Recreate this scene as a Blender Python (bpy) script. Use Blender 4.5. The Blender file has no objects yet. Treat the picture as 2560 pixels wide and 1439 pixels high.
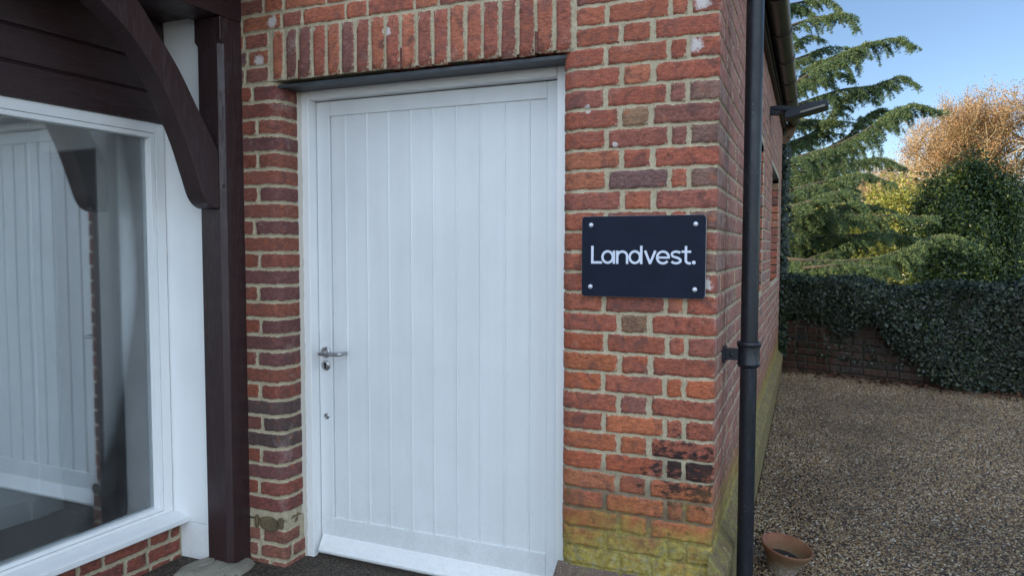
import bpy, math, random
import numpy as np
R = math.radians
random.seed(7)
rng = np.random.default_rng(7)
scene = bpy.context.scene
C = scene.collection

# ------------------------------------------------------------------ camera
cam = bpy.data.cameras.new('camera'); camo = bpy.data.objects.new('camera', cam); C.objects.link(camo)
cam.sensor_width = 36.0; cam.lens = 1802.05 / 2560 * 36; cam.clip_start = 0.05; cam.clip_end = 2000
CAM = np.array([.3024, -2.6006, 1.4749]); YAW, PITCH, ROLL = R(22.446), R(-3.0907), R(.068)
def cam_basis():
    h = np.array([-math.sin(YAW)*math.cos(PITCH), math.cos(YAW)*math.cos(PITCH), math.sin(PITCH)])
    r = np.array([math.cos(YAW), math.sin(YAW), 0]); u = np.cross(r, h)
    return r*math.cos(ROLL)+u*math.sin(ROLL), -r*math.sin(ROLL)+u*math.cos(ROLL), h
from mathutils import Matrix, Vector
_r, _u, _h = cam_basis()
camo.matrix_world = Matrix([[_r[0], _u[0], -_h[0], CAM[0]], [_r[1], _u[1], -_h[1], CAM[1]], [_r[2], _u[2], -_h[2], CAM[2]], [0, 0, 0, 1]])
scene.camera = camo
def at(px, py, depth):            # a place in the world measured from the photograph, at a chosen distance
    return CAM + (_h + (px-1280)/1802.05*_r - (py-719.5)/1802.05*_u)*depth

# ------------------------------------------------------------------ sky, sun, exposure
SUN_EL, SUN_AZ = R(24), math.atan2(-.90, -.44)
world = bpy.data.worlds.new('World'); scene.world = world; world.use_nodes = True
wn = world.node_tree; wn.nodes.clear()
sky = wn.nodes.new('ShaderNodeTexSky'); sky.sky_type = 'NISHITA'; sky.sun_disc = False
sky.sun_elevation = SUN_EL; sky.sun_rotation = SUN_AZ; sky.air_density = 1.0; sky.dust_density = .3; sky.ozone_density = 2.0; sky.altitude = 1200
bg = wn.nodes.new('ShaderNodeBackground'); bg.inputs[1].default_value = .06
wo = wn.nodes.new('ShaderNodeOutputWorld'); 
# an unseen bright cloud veil, added behind the camera to light the shaded front
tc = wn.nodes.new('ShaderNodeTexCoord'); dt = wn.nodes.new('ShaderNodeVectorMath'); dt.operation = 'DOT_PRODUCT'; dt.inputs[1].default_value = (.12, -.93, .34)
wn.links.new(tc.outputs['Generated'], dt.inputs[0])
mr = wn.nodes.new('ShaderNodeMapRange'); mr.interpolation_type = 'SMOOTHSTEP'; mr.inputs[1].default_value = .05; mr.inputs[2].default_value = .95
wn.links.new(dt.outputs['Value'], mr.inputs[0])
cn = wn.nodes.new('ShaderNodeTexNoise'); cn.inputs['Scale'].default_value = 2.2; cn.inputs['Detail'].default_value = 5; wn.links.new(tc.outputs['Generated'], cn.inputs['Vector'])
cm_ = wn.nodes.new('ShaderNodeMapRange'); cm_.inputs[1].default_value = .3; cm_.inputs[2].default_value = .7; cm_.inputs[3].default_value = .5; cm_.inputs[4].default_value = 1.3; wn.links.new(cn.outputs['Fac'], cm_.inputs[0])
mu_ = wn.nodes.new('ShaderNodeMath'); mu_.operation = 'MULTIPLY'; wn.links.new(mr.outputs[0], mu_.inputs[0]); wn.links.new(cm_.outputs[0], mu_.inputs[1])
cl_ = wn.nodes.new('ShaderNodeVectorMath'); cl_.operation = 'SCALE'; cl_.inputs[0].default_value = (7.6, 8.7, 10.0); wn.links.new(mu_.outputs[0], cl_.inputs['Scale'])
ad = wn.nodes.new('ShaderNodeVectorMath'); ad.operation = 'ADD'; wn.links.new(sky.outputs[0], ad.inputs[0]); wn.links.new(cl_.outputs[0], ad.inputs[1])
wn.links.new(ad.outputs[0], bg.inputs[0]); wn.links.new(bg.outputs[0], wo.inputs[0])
sl = bpy.data.lights.new('sun', 'SUN'); sl.energy = 3.6; sl.angle = R(.5); sl.color = (1, .80, .55)
so = bpy.data.objects.new('sun', sl); C.objects.link(so)
sd = Vector((math.sin(SUN_AZ)*math.cos(SUN_EL), math.cos(SUN_AZ)*math.cos(SUN_EL), math.sin(SUN_EL)))
so.rotation_euler = sd.to_track_quat('Z', 'Y').to_euler()
scene.view_settings.view_transform = 'Standard'; scene.view_settings.look = 'None'
scene.view_settings.exposure = 1.75; scene.view_settings.gamma = 1
scene.cycles.max_bounces = 8; scene.cycles.transparent_max_bounces = 16
scene.cycles.use_denoising = True

# ------------------------------------------------------------------ materials
class NT:
    def __init__(s, name):
        s.m = bpy.data.materials.new(name); s.m.use_nodes = True; s.t = s.m.node_tree; s.t.nodes.clear()
        s.out = s.t.nodes.new('ShaderNodeOutputMaterial'); s.b = s.t.nodes.new('ShaderNodeBsdfPrincipled')
        s.t.links.new(s.b.outputs[0], s.out.inputs[0])
        g = s.t.nodes.new('ShaderNodeNewGeometry'); s.pos = g.outputs['Position']; s.geo = g
    def n(s, typ, **k):
        o = s.t.nodes.new('ShaderNode'+typ)
        for a, v in k.items(): setattr(o, a, v)
        return o
    def put(s, sock, v):
        if hasattr(v, 'is_linked') or hasattr(v, 'links'): s.t.links.new(v, sock)
        elif isinstance(v, (tuple, list)) and len(v) == 3 and sock.type == 'RGBA': sock.default_value = (*v, 1)
        else: sock.default_value = v
    def math(s, op, a, b=0.0, clamp=False):
        o = s.n('Math', operation=op, use_clamp=clamp); s.put(o.inputs[0], a); s.put(o.inputs[1], b); return o.outputs[0]
    def scale(s, v, sc):
        o = s.n('VectorMath', operation='MULTIPLY'); s.put(o.inputs[0], v); o.inputs[1].default_value = sc; return o.outputs[0]
    def noise(s, scale, detail=3, rough=.55, vec=None, dist=0.0, col=False):
        o = s.n('TexNoise'); s.put(o.inputs['Vector'], vec if vec is not None else s.pos)
        o.inputs['Scale'].default_value = scale; o.inputs['Detail'].default_value = detail
        o.inputs['Roughness'].default_value = rough; o.inputs['Distortion'].default_value = dist
        return o.outputs['Color' if col else 'Fac']
    def voro(s, scale, vec=None, feature='F1', out='Distance'):
        o = s.n('TexVoronoi', feature=feature); s.put(o.inputs['Vector'], vec if vec is not None else s.pos)
        o.inputs['Scale'].default_value = scale; return o.outputs[out]
    def ramp(s, f, a, b, lo=0.0, hi=1.0):
        o = s.n('MapRange', clamp=True); s.put(o.inputs[0], f); s.put(o.inputs[1], a); s.put(o.inputs[2], b)
        o.inputs[3].default_value = lo; o.inputs[4].default_value = hi; return o.outputs[0]
    def mix(s, f, a, b, mode='MIX'):
        o = s.n('Mix', data_type='RGBA', blend_type=mode); s.put(o.inputs[0], f); s.put(o.inputs[6], a); s.put(o.inputs[7], b); return o.outputs[2]
    def attr(s, name, kind='GEOMETRY'):
        o = s.n('Attribute', attribute_name=name, attribute_type=kind); return o
    def bump(s, h, strength=.5, dist=.002):
        o = s.n('Bump'); s.put(o.inputs['Height'], h); o.inputs['Strength'].default_value = strength
        o.inputs['Distance'].default_value = dist; s.t.links.new(o.outputs[0], s.b.inputs['Normal']); return o
    def set(s, **k):
        for a, v in k.items(): s.put(s.b.inputs[a.replace('_', ' ')], v)
        return s
    def xyz(s):
        o = s.n('SeparateXYZ'); s.put(o.inputs[0], s.pos); return o.outputs

def plain(name, col, rough=.5, metal=0.0, var=.12, vs=9.0, bump=0.0, bs=60.0, spec=.5):
    n = NT(name)
    f = n.ramp(n.noise(vs, 4), .25, .75, 1-var, 1+var)
    n.set(Base_Color=n.mix(1.0, col, n.mix(1.0, (1, 1, 1), f, 'MULTIPLY'), 'MULTIPLY'), Roughness=rough, Metallic=metal)
    n.b.inputs['Specular IOR Level'].default_value = spec
    if bump: n.bump(n.noise(bs, 4), bump, .002)
    return n.m

def moss(n, c, fine, mid):
    """algae that climbs the foot of the right pier and the side wall"""
    x, y, z = n.xyz()
    side = n.ramp(x, -.04, .05, 0, .13)
    gate = n.ramp(x, -.62, -.57)
    nn = n.math('MULTIPLY', n.math('SUBTRACT', n.noise(7, 7, .75, dist=.5), .5), .62)
    hh = n.math('ADD', n.math('SUBTRACT', z, side), nn)
    o1 = n.math('MULTIPLY', n.ramp(hh, .66, .40), gate)
    c = n.mix(n.math('MULTIPLY', o1, .42), c, (.30, .14, .035))
    m1 = n.math('MULTIPLY', n.ramp(hh, .50, .34), gate)
    mcol = n.mix(n.ramp(n.noise(45, 5, .7), .35, .68), (.17, .145, .03), (.50, .42, .09))
    c = n.mix(n.math('MULTIPLY', m1, n.ramp(fine, .35, .6, .5, .97)), c, mcol)
    m2 = n.math('MULTIPLY', n.ramp(hh, .40, .30), n.math('MULTIPLY', n.ramp(mid, .48, .62), gate))
    c = n.mix(n.math('MULTIPLY', m2, .55), c, (.42, .41, .27))
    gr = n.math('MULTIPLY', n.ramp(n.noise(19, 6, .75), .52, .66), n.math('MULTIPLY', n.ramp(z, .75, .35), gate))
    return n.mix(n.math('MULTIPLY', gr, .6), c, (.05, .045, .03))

def brick_mat(name, dark=1.0, mossy=True, weather=1.0):
    n = NT(name)
    col = n.attr('Col').outputs['Color']; edge = n.attr('edge').outputs['Fac']
    big = n.noise(5, 3); mid = n.noise(38, 5, .65); fine = n.noise(190, 4, .7)
    streak = n.noise(40, 5, .7, vec=n.scale(n.pos, (1, 1, 3.2)))
    c = n.mix(1.0, col, n.ramp(streak, .30, .70, .50, 1.40), 'MULTIPLY')
    c = n.mix(1.0, c, n.ramp(fine, .3, .7, .66, 1.30), 'MULTIPLY')
    # kiln darkening and orange patches inside the bricks
    c = n.mix(n.ramp(n.noise(17, 4, .6, dist=.6), .52, .66, 0, .62), c, (.10, .050, .046))
    c = n.mix(n.ramp(n.noise(9, 5, .7, dist=1.2), .55, .63, 0, .45), c, (.20, .085, .07))
    crk = n.math('MULTIPLY', n.ramp(n.math('ABSOLUTE', n.math('SUBTRACT', n.noise(26, 4, .65, vec=n.scale(n.pos, (1, 1, 2.6)), dist=.8), .5)), .0, .014, 1, 0), n.ramp(mid, .5, .58))
    c = n.mix(n.math('MULTIPLY', crk, .7), c, (.05, .028, .025))
    c = n.mix(n.ramp(n.noise(23, 3, .6), .60, .72, 0, .5), c, (.40, .115, .045))
    pits = n.ramp(n.voro(85), .0, .16, 1, 0)
    c = n.mix(n.math('MULTIPLY', pits, n.ramp(mid, .5, .62)), c, (.045, .03, .028))
    # pale lime bloom and specks
    sp = n.math('MULTIPLY', n.ramp(n.noise(260, 2, .6), .68, .74), n.ramp(mid, .42, .6))
    c = n.mix(n.math('MULTIPLY', sp, .75*weather), c, (.55, .50, .43))
    bl = n.math('MULTIPLY', n.ramp(n.noise(6.5, 3, .6), .60, .74), n.ramp(fine, .42, .62))
    c = n.mix(n.math('MULTIPLY', bl, .6*weather), c, (.48, .40, .36))
    c = n.mix(n.math('MULTIPLY', n.ramp(n.attr('side').outputs['Fac'], .3, .7), n.ramp(n.noise(30, 5, .7, vec=n.scale(n.pos, (1, 1, .5))), .40, .66, .05, .55)), c, (.50, .36, .32))
    # lime splashes left on single bricks
    X_, Y_, Z_ = n.xyz()
    for (qx, qz, qr) in ((-2.0, 2.315, .030), (-1.92, 2.475, .030), (-1.33, 2.37, .022), (-.085, 2.185, .032), (-.06, 2.33, .035), (-.035, 1.35, .026), (-.365, 1.855, .013), (-.47, 1.99, .018)):
        dx = n.math('SUBTRACT', X_, qx); dz = n.math('SUBTRACT', Z_, qz)
        dd = n.math('SQRT', n.math('ADD', n.math('MULTIPLY', dx, dx), n.math('MULTIPLY', dz, dz)))
        hit = n.ramp(n.math('SUBTRACT', n.noise(75, 6, .75), n.math('MULTIPLY', dd, .42/qr)), .10, .24)
        hit = n.math('MULTIPLY', hit, n.ramp(Y_, .02, .01))
        c = n.mix(n.math('MULTIPLY', hit, .8), c, (.62, .60, .57))
    # mortar smeared over the arrises
    mo_noise = n.noise(75, 5, .7, dist=.4)
    width = n.ramp(mo_noise, .42, .82, .0, .0075)
    X_, Y_, Z_ = n.xyz(); width = n.math('ADD', width, n.math('MULTIPLY', n.ramp(X_, -1.70, -1.80, 0, .0045), n.noise(33, 4, .7)))
    mm = n.ramp(n.math('SUBTRACT', edge, width), -.0006, .0006, 1, 0)
    mc = n.mix(n.ramp(n.noise(28, 5, .7), .3, .7), (.44, .36, .235), (.62, .53, .37))
    mc = n.mix(n.ramp(n.noise(300, 3, .6), .35, .62, .5, 0), mc, (.16, .14, .11))
    x, y, z = n.xyz()
    # soot in the lowest joints
    c = n.mix(mm, c, mc)
    if mossy:
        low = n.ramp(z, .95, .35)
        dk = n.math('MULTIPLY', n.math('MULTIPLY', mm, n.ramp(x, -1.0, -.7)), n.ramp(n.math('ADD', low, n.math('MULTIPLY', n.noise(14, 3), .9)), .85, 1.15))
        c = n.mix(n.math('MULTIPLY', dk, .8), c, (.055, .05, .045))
        # soot marks near the corner of the pier
        fx = n.ramp(x, -.36, -.16); fz1 = n.ramp(n.math('ABSOLUTE', n.math('SUBTRACT', z, .67)), .24, .04)
        fy = n.ramp(y, .02, .0)
        sm = n.math('MULTIPLY', n.math('MULTIPLY', fx, fz1), fy)
        sn = n.noise(13, 6, .75, vec=n.scale(n.pos, (1, 1, 2.0)))
        s2 = n.ramp(n.math('ADD', sn, n.math('MULTIPLY', sm, .25)), .66, .74)
        s2 = n.math('MULTIPLY', s2, n.ramp(sm, .05, .3))
        c = n.mix(n.math('MULTIPLY', s2, .93), c, (.018, .014, .015))
        c = moss(n, c, fine, mid)
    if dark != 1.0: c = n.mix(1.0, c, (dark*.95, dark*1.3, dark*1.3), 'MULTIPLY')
    n.set(Base_Color=c, Roughness=n.ramp(mm, 0, 1, .78, .95))
    n.b.inputs['Specular IOR Level'].default_value = .3
    h = n.math('ADD', n.math('MULTIPLY', n.noise(90, 6, .7, vec=n.scale(n.pos, (1, 1, 1.8))), .8), n.math('MULTIPLY', n.noise(420, 3), .3))
    h = n.math('ADD', h, n.math('MULTIPLY', n.noise(26, 4, .6), 1.0))
    h = n.math('SUBTRACT', h, n.math('ADD', n.math('MULTIPLY', pits, .3), n.math('MULTIPLY', crk, .6)))
    n.bump(h, .8, .0026)
    return n.m

def mortar_mat(name, dark=1.0):
    n = NT(name)
    mc = n.mix(n.ramp(n.noise(28, 5, .7), .3, .7), (.44, .36, .235), (.62, .53, .37))
    mc = n.mix(n.ramp(n.noise(300, 3, .6), .35, .62, .5, 0), mc, (.16, .14, .11))
    x, y, z = n.xyz()
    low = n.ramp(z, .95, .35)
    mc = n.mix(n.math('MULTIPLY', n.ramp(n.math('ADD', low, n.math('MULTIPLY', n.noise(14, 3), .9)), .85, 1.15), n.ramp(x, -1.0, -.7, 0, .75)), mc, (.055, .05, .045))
    if dark == 1.0: mc = moss(n, mc, n.noise(190, 4, .7), n.noise(38, 5, .65))
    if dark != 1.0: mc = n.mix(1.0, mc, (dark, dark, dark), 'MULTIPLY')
    n.set(Base_Color=mc, Roughness=.95); n.b.inputs['Specular IOR Level'].default_value = .2
    n.bump(n.math('ADD', n.noise(120, 6, .75), n.noise(35, 3)), .9, .004)
    return n.m

def white_paint(name, col=(.86, .865, .855), dirt=.5, rough=.38):
    n = NT(name)
    f = n.ramp(n.noise(2.2, 3), .3, .7, .95, 1.03)
    c = n.mix(1.0, col, f, 'MULTIPLY')
    x, y, z = n.xyz()
    lowd = n.ramp(z, .7, .02)
    spk = n.ramp(n.noise(150, 2, .5), .735, .76)
    c = n.mix(n.math('MULTIPLY', spk, n.math('ADD', n.math('MULTIPLY', lowd, dirt), .12*dirt)), c, (.10, .11, .09))
    sm = n.ramp(n.noise(7, 5, .7, vec=n.scale(n.pos, (2, 2, .5))), .50, .8, 0, .10*dirt)
    c = n.mix(sm, c, (.42, .40, .34))
    c = n.mix(1.0, c, n.ramp(n.noise(5, 1, .5, vec=n.scale(n.pos, (3.2, 3.2, .12))), .3, .7, 1-.028*dirt, 1+.012*dirt), 'MULTIPLY')
    spl = n.math('MULTIPLY', n.ramp(n.math('ADD', z, n.math('MULTIPLY', n.noise(16, 6, .75), .5)), .52, .26), n.ramp(n.noise(60, 5, .7), .40, .62))
    c = n.mix(n.math('MULTIPLY', spl, .26*dirt), c, (.30, .29, .22))
    ddx = n.math('SUBTRACT', x, -1.80); ddz = n.math('SUBTRACT', z, .97)
    hd_ = n.math('SQRT', n.math('ADD', n.math('MULTIPLY', ddx, ddx), n.math('MULTIPLY', ddz, ddz)))
    c = n.mix(n.math('MULTIPLY', n.ramp(n.math('ADD', hd_, n.math('MULTIPLY', n.noise(22, 4), .12)), .20, .09), .16*dirt), c, (.36, .34, .30))
    n.set(Base_Color=c, Roughness=n.ramp(n.noise(30, 3), .3, .7, rough-.07, rough+.1))
    h = n.math('ADD', n.math('MULTIPLY', n.noise(60, 4, .6, vec=n.scale(n.pos, (5, 5, .35))), 1.0), n.math('MULTIPLY', n.noise(9, 3), .8))
    n.bump(h, .28, .0012)
    return n.m

def dark_wood(name, along='z'):
    n = NT(name)
    s = {'z': (6, 6, .5), 'y': (6, .5, 6)}[along]
    g = n.noise(22, 6, .7, vec=n.scale(n.pos, s), dist=.3)
    c = n.mix(n.ramp(g, .3, .7), (.025, .012, .013), (.043, .020, .0205))
    c = n.mix(n.math('MULTIPLY', n.ramp(n.noise(210, 2), .73, .76), .5), c, (.3, .28, .25))
    crk = n.ramp(n.noise(9, 3, .5, vec=n.scale(n.pos, s), dist=.5), .49, .5)
    n.set(Base_Color=c, Roughness=n.ramp(n.noise(14, 4), .3, .7, .34, .52))
    n.bump(n.math('SUBTRACT', g, n.math('MULTIPLY', n.ramp(n.math('ABSOLUTE', n.math('SUBTRACT', n.noise(7, 5, .6, vec=n.scale(n.pos, s), dist=.6), .5)), 0, .012, 1, 0), .45)), .6, .0018)
    return n.m

def glass_mat():
    m = bpy.data.materials.new('window_glass'); m.use_nodes = True; t = m.node_tree; t.nodes.clear()
    o = t.nodes.new('ShaderNodeOutputMaterial'); mx = t.nodes.new('ShaderNodeMixShader')
    tr = t.nodes.new('ShaderNodeBsdfTransparent'); gl = t.nodes.new('ShaderNodeBsdfGlossy'); fr = t.nodes.new('ShaderNodeFresnel')
    mu = t.nodes.new('ShaderNodeMath'); mu.operation = 'MULTIPLY'; mu.use_clamp = True; mu.inputs[1].default_value = 4.0
    ns = t.nodes.new('ShaderNodeTexNoise'); ns.inputs['Scale'].default_value = 2.2; ns.inputs['Detail'].default_value = 0
    tc = t.nodes.new('ShaderNodeNewGeometry'); bp_ = t.nodes.new('ShaderNodeBump'); bp_.inputs['Strength'].default_value = .02; bp_.inputs['Distance'].default_value = .02
    t.links.new(tc.outputs['Position'], ns.inputs['Vector']); t.links.new(ns.outputs['Fac'], bp_.inputs['Height']); t.links.new(bp_.outputs[0], gl.inputs['Normal'])
    fr.inputs['IOR'].default_value = 1.52; gl.inputs['Roughness'].default_value = .012; gl.inputs['Color'].default_value = (.95, .98, 1, 1)
    tr.inputs[0].default_value = (.93, .96, .965, 1)
    t.links.new(fr.outputs[0], mu.inputs[0]); t.links.new(mu.outputs[0], mx.inputs[0]); t.links.new(tr.outputs[0], mx.inputs[1]); t.links.new(gl.outputs[0], mx.inputs[2])
    df = t.nodes.new('ShaderNodeBsdfDiffuse'); df.inputs[0].default_value = (.8, .8, .78, 1); m2 = t.nodes.new('ShaderNodeMixShader')
    n2 = t.nodes.new('ShaderNodeTexNoise'); n2.inputs['Scale'].default_value = 5; n2.inputs['Detail'].default_value = 8; n2.inputs['Roughness'].default_value = .75; t.links.new(tc.outputs['Position'], n2.inputs['Vector'])
    r2 = t.nodes.new('ShaderNodeMapRange'); r2.inputs[1].default_value = .35; r2.inputs[2].default_value = .75; r2.inputs[3].default_value = .008; r2.inputs[4].default_value = .045
    t.links.new(n2.outputs['Fac'], r2.inputs[0]); t.links.new(r2.outputs[0], m2.inputs[0]); t.links.new(mx.outputs[0], m2.inputs[1]); t.links.new(df.outputs[0], m2.inputs[2]); t.links.new(m2.outputs[0], o.inputs[0])
    return m

def leaf_mat(name, c1, c2, rough=.5, trans=.35, c3=None):
    m = bpy.data.materials.new(name); m.use_nodes = True; t = m.node_tree; t.nodes.clear()
    o = t.nodes.new('ShaderNodeOutputMaterial'); p = t.nodes.new('ShaderNodeBsdfPrincipled'); tl = t.nodes.new('ShaderNodeBsdfTranslucent')
    a = t.nodes.new('ShaderNodeAttribute'); a.attribute_name = 'rnd'
    cr = t.nodes.new('ShaderNodeValToRGB'); cr.color_ramp.elements[0].color = (*c1, 1); cr.color_ramp.elements[1].color = (*c2, 1)
    if c3: e = cr.color_ramp.elements.new(.6); e.color = (*c3, 1)
    t.links.new(a.outputs['Fac'], cr.inputs[0]); t.links.new(cr.outputs[0], p.inputs['Base Color']); t.links.new(cr.outputs[0], tl.inputs[0])
    p.inputs['Roughness'].default_value = rough
    mx = t.nodes.new('ShaderNodeMixShader'); mx.inputs[0].default_value = trans
    t.links.new(p.outputs[0], mx.inputs[1]); t.links.new(tl.outputs[0], mx.inputs[2]); t.links.new(mx.outputs[0], o.inputs[0])
    return m

M = {}
M['brick'] = brick_mat('old_red_brick'); M['mortar'] = mortar_mat('lime_mortar')
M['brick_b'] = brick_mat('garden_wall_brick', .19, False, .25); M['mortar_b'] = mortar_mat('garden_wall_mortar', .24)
M['white'] = white_paint('white_gloss_paint'); M['door'] = white_paint('door_white_paint', (.76, .775, .78), 1.0, .42)
M['panelw'] = white_paint('white_board_paint', (.85, .855, .85), .5, .4)
M['wood'] = dark_wood('dark_brown_timber', 'z'); M['woody'] = dark_wood('dark_brown_boards', 'y')
M['glass'] = glass_mat()
M['steel'] = plain('brushed_steel', (.42, .42, .42), .28, 1.0, .1, 30)
M['steeldull'] = plain('satin_screw_cap', (.62, .66, .72), .4, .35, .05, 30)
M['black'] = plain('keyhole_black', (.01, .01, .01), .6)
M['lintel'] = plain('grey_painted_steel', (.055, .063, .072), .5, .1, .25, 14, .3)
M['sign'] = plain('navy_sign_face', (.0050, .0090, .0225), .5, 0, .25, 9, .04, 300, .17)
M['signedge'] = plain('sign_edge_grey', (.45, .46, .47), .5)
M['letter'] = plain('white_vinyl', (.60, .645, .75), .45, 0, .02)
M['terracotta'] = None
M['soil'] = plain('dark_soil', (.02, .015, .012), .9, 0, .5, 60, .8, 90)

def pipe_mat():
    n = NT('black_pipe_paint')
    sp = n.ramp(n.noise(160, 2), .72, .75); st = n.ramp(n.noise(20, 5, .7, vec=n.scale(n.pos, (2, 2, .5))), .55, .75, 0, .35)
    c = n.mix(st, (.010, .012, .017), (.06, .07, .085)); c = n.mix(n.math('MULTIPLY', sp, .55), c, (.30, .31, .32))
    n.set(Base_Color=c, Roughness=n.ramp(n.noise(12, 4), .3, .7, .30, .5)); n.b.inputs['Specular IOR Level'].default_value = .4; n.bump(n.noise(35, 4), .25, .002); return n.m
M['pipe'] = pipe_mat()
M['gutter'] = plain('weathered_black_gutter', (.022, .021, .020), .4, 0, .4, 12, .2, 40)
M['fascia'] = plain('weathered_fascia_timber', (.045, .035, .028), .7, 0, .4, 14, .4, 60)
M['lamp'] = plain('dark_grey_lamp_casting', (.014, .018, .028), .42, 0, .2, 20, 0, 60, .3)
M['lens'] = plain('lamp_lens', (.17, .16, .12), .3, 0, .15, 40)

def stone_mat(name, c1, c2, c3, sc=1.0):
    n = NT(name)
    c = n.mix(n.ramp(n.noise(14*sc, 6, .7), .35, .65), c1, c2)
    c = n.mix(n.ramp(n.noise(33*sc, 5, .7), .55, .7), c, c3)
    c = n.mix(n.ramp(n.noise(160*sc, 3), .6, .7, 0, .7), c, (.5, .5, .42))
    c = n.mix(n.ramp(n.noise(60*sc, 4, .6), .30, .38, .7, 0), c, (.02, .02, .018))
    n.set(Base_Color=c, Roughness=.9); n.bump(n.math('ADD', n.noise(50*sc, 6, .75), n.noise(220*sc, 3)), .8, .006); return n.m
M['stone'] = stone_mat('grey_green_stone', (.23, .21, .16), (.34, .32, .26), (.16, .15, .08))
M['step'] = stone_mat('damp_step_stone', (.13, .13, .10), (.20, .19, .15), (.10, .12, .055))
M['coping'] = stone_mat('mossy_coping_brick', (.17, .10, .06), (.24, .20, .06), (.30, .27, .07))
M['copingf'] = stone_mat('worn_red_coping', (.17, .115, .09), (.13, .09, .065), (.19, .17, .08))

def pot_mat():
    n = NT('terracotta')
    x, y, z = n.xyz()
    c = n.mix(n.ramp(n.noise(25, 4), .3, .7), (.17, .060, .034), (.25, .095, .055))
    g = n.ramp(n.math('ADD', z, n.math('MULTIPLY', n.noise(30, 5, .7), .10)), .22, .13)
    c = n.mix(n.math('MULTIPLY', g, .8), c, (.13, .105, .04))
    w = n.math('MULTIPLY', n.ramp(n.math('ADD', z, n.math('MULTIPLY', n.noise(90, 4, .7), .06)), .135, .09), n.ramp(n.noise(130, 4), .42, .6))
    c = n.mix(n.math('MULTIPLY', w, .8), c, (.34, .30, .29))
    n.set(Base_Color=c, Roughness=.85)
    wv = n.noise(40, 3, .5, vec=n.scale(n.pos, (.15, .15, 6)))
    n.bump(n.math('ADD', wv, n.noise(150, 3)), .5, .002); return n.m
M['terracotta'] = pot_mat()

# ------------------------------------------------------------------ mesh helpers
def link(o, parent=None):
    C.objects.link(o)
    if parent: o.parent = parent
    return o
def mesh(name, verts, faces, mat, parent=None, smooth=False):
    me = bpy.data.meshes.new(name); me.from_pydata([tuple(map(float, v)) for v in verts], [], faces)
    if mat: me.materials.append(mat)
    if smooth: me.polygons.foreach_set('use_smooth', [True]*len(me.polygons))
    me.update(); return link(bpy.data.objects.new(name, me), parent)
def poly_soup(name, V, mat, parent=None, attrs=None):
    """V: (n,k,3) array of n polygons with k corners each"""
    n, k, _ = V.shape
    me = bpy.data.meshes.new(name); me.vertices.add(n*k); me.vertices.foreach_set('co', V.reshape(-1).astype(np.float32))
    me.loops.add(n*k); me.loops.foreach_set('vertex_index', np.arange(n*k, dtype=np.int32))
    me.polygons.add(n); me.polygons.foreach_set('loop_start', np.arange(0, n*k, k, dtype=np.int32))
    try: me.polygons.foreach_set('loop_total', np.full(n, k, dtype=np.int32))
    except Exception: pass
    for a, v in (attrs or {}).items():
        at_ = me.attributes.new(a, 'FLOAT', 'POINT'); at_.data.foreach_set('value', np.repeat(v, k).astype(np.float32))
    me.materials.append(mat); me.update(calc_edges=True); me.validate()
    return link(bpy.data.objects.new(name, me), parent)
def tag(o, label=None, cat=None, group=None, kind=None):
    if label: o['label'] = label
    if cat: o['category'] = cat
    if group: o['group'] = group
    if kind: o['kind'] = kind
    return o
def empty(name, loc, label, cat, group=None):
    o = bpy.data.objects.new(name, None); C.objects.link(o); o.location = loc; o.empty_display_size = .1
    bpy.context.view_layer.update(); return tag(o, label, cat, group)
def adopt(o, parent):            # geometry is written in world coordinates, so undo the parent's place
    o.parent = parent; o.matrix_parent_inverse = Matrix.Translation(parent.location).inverted() if parent.type == 'EMPTY' else Matrix.Identity(4)
    return o
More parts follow.
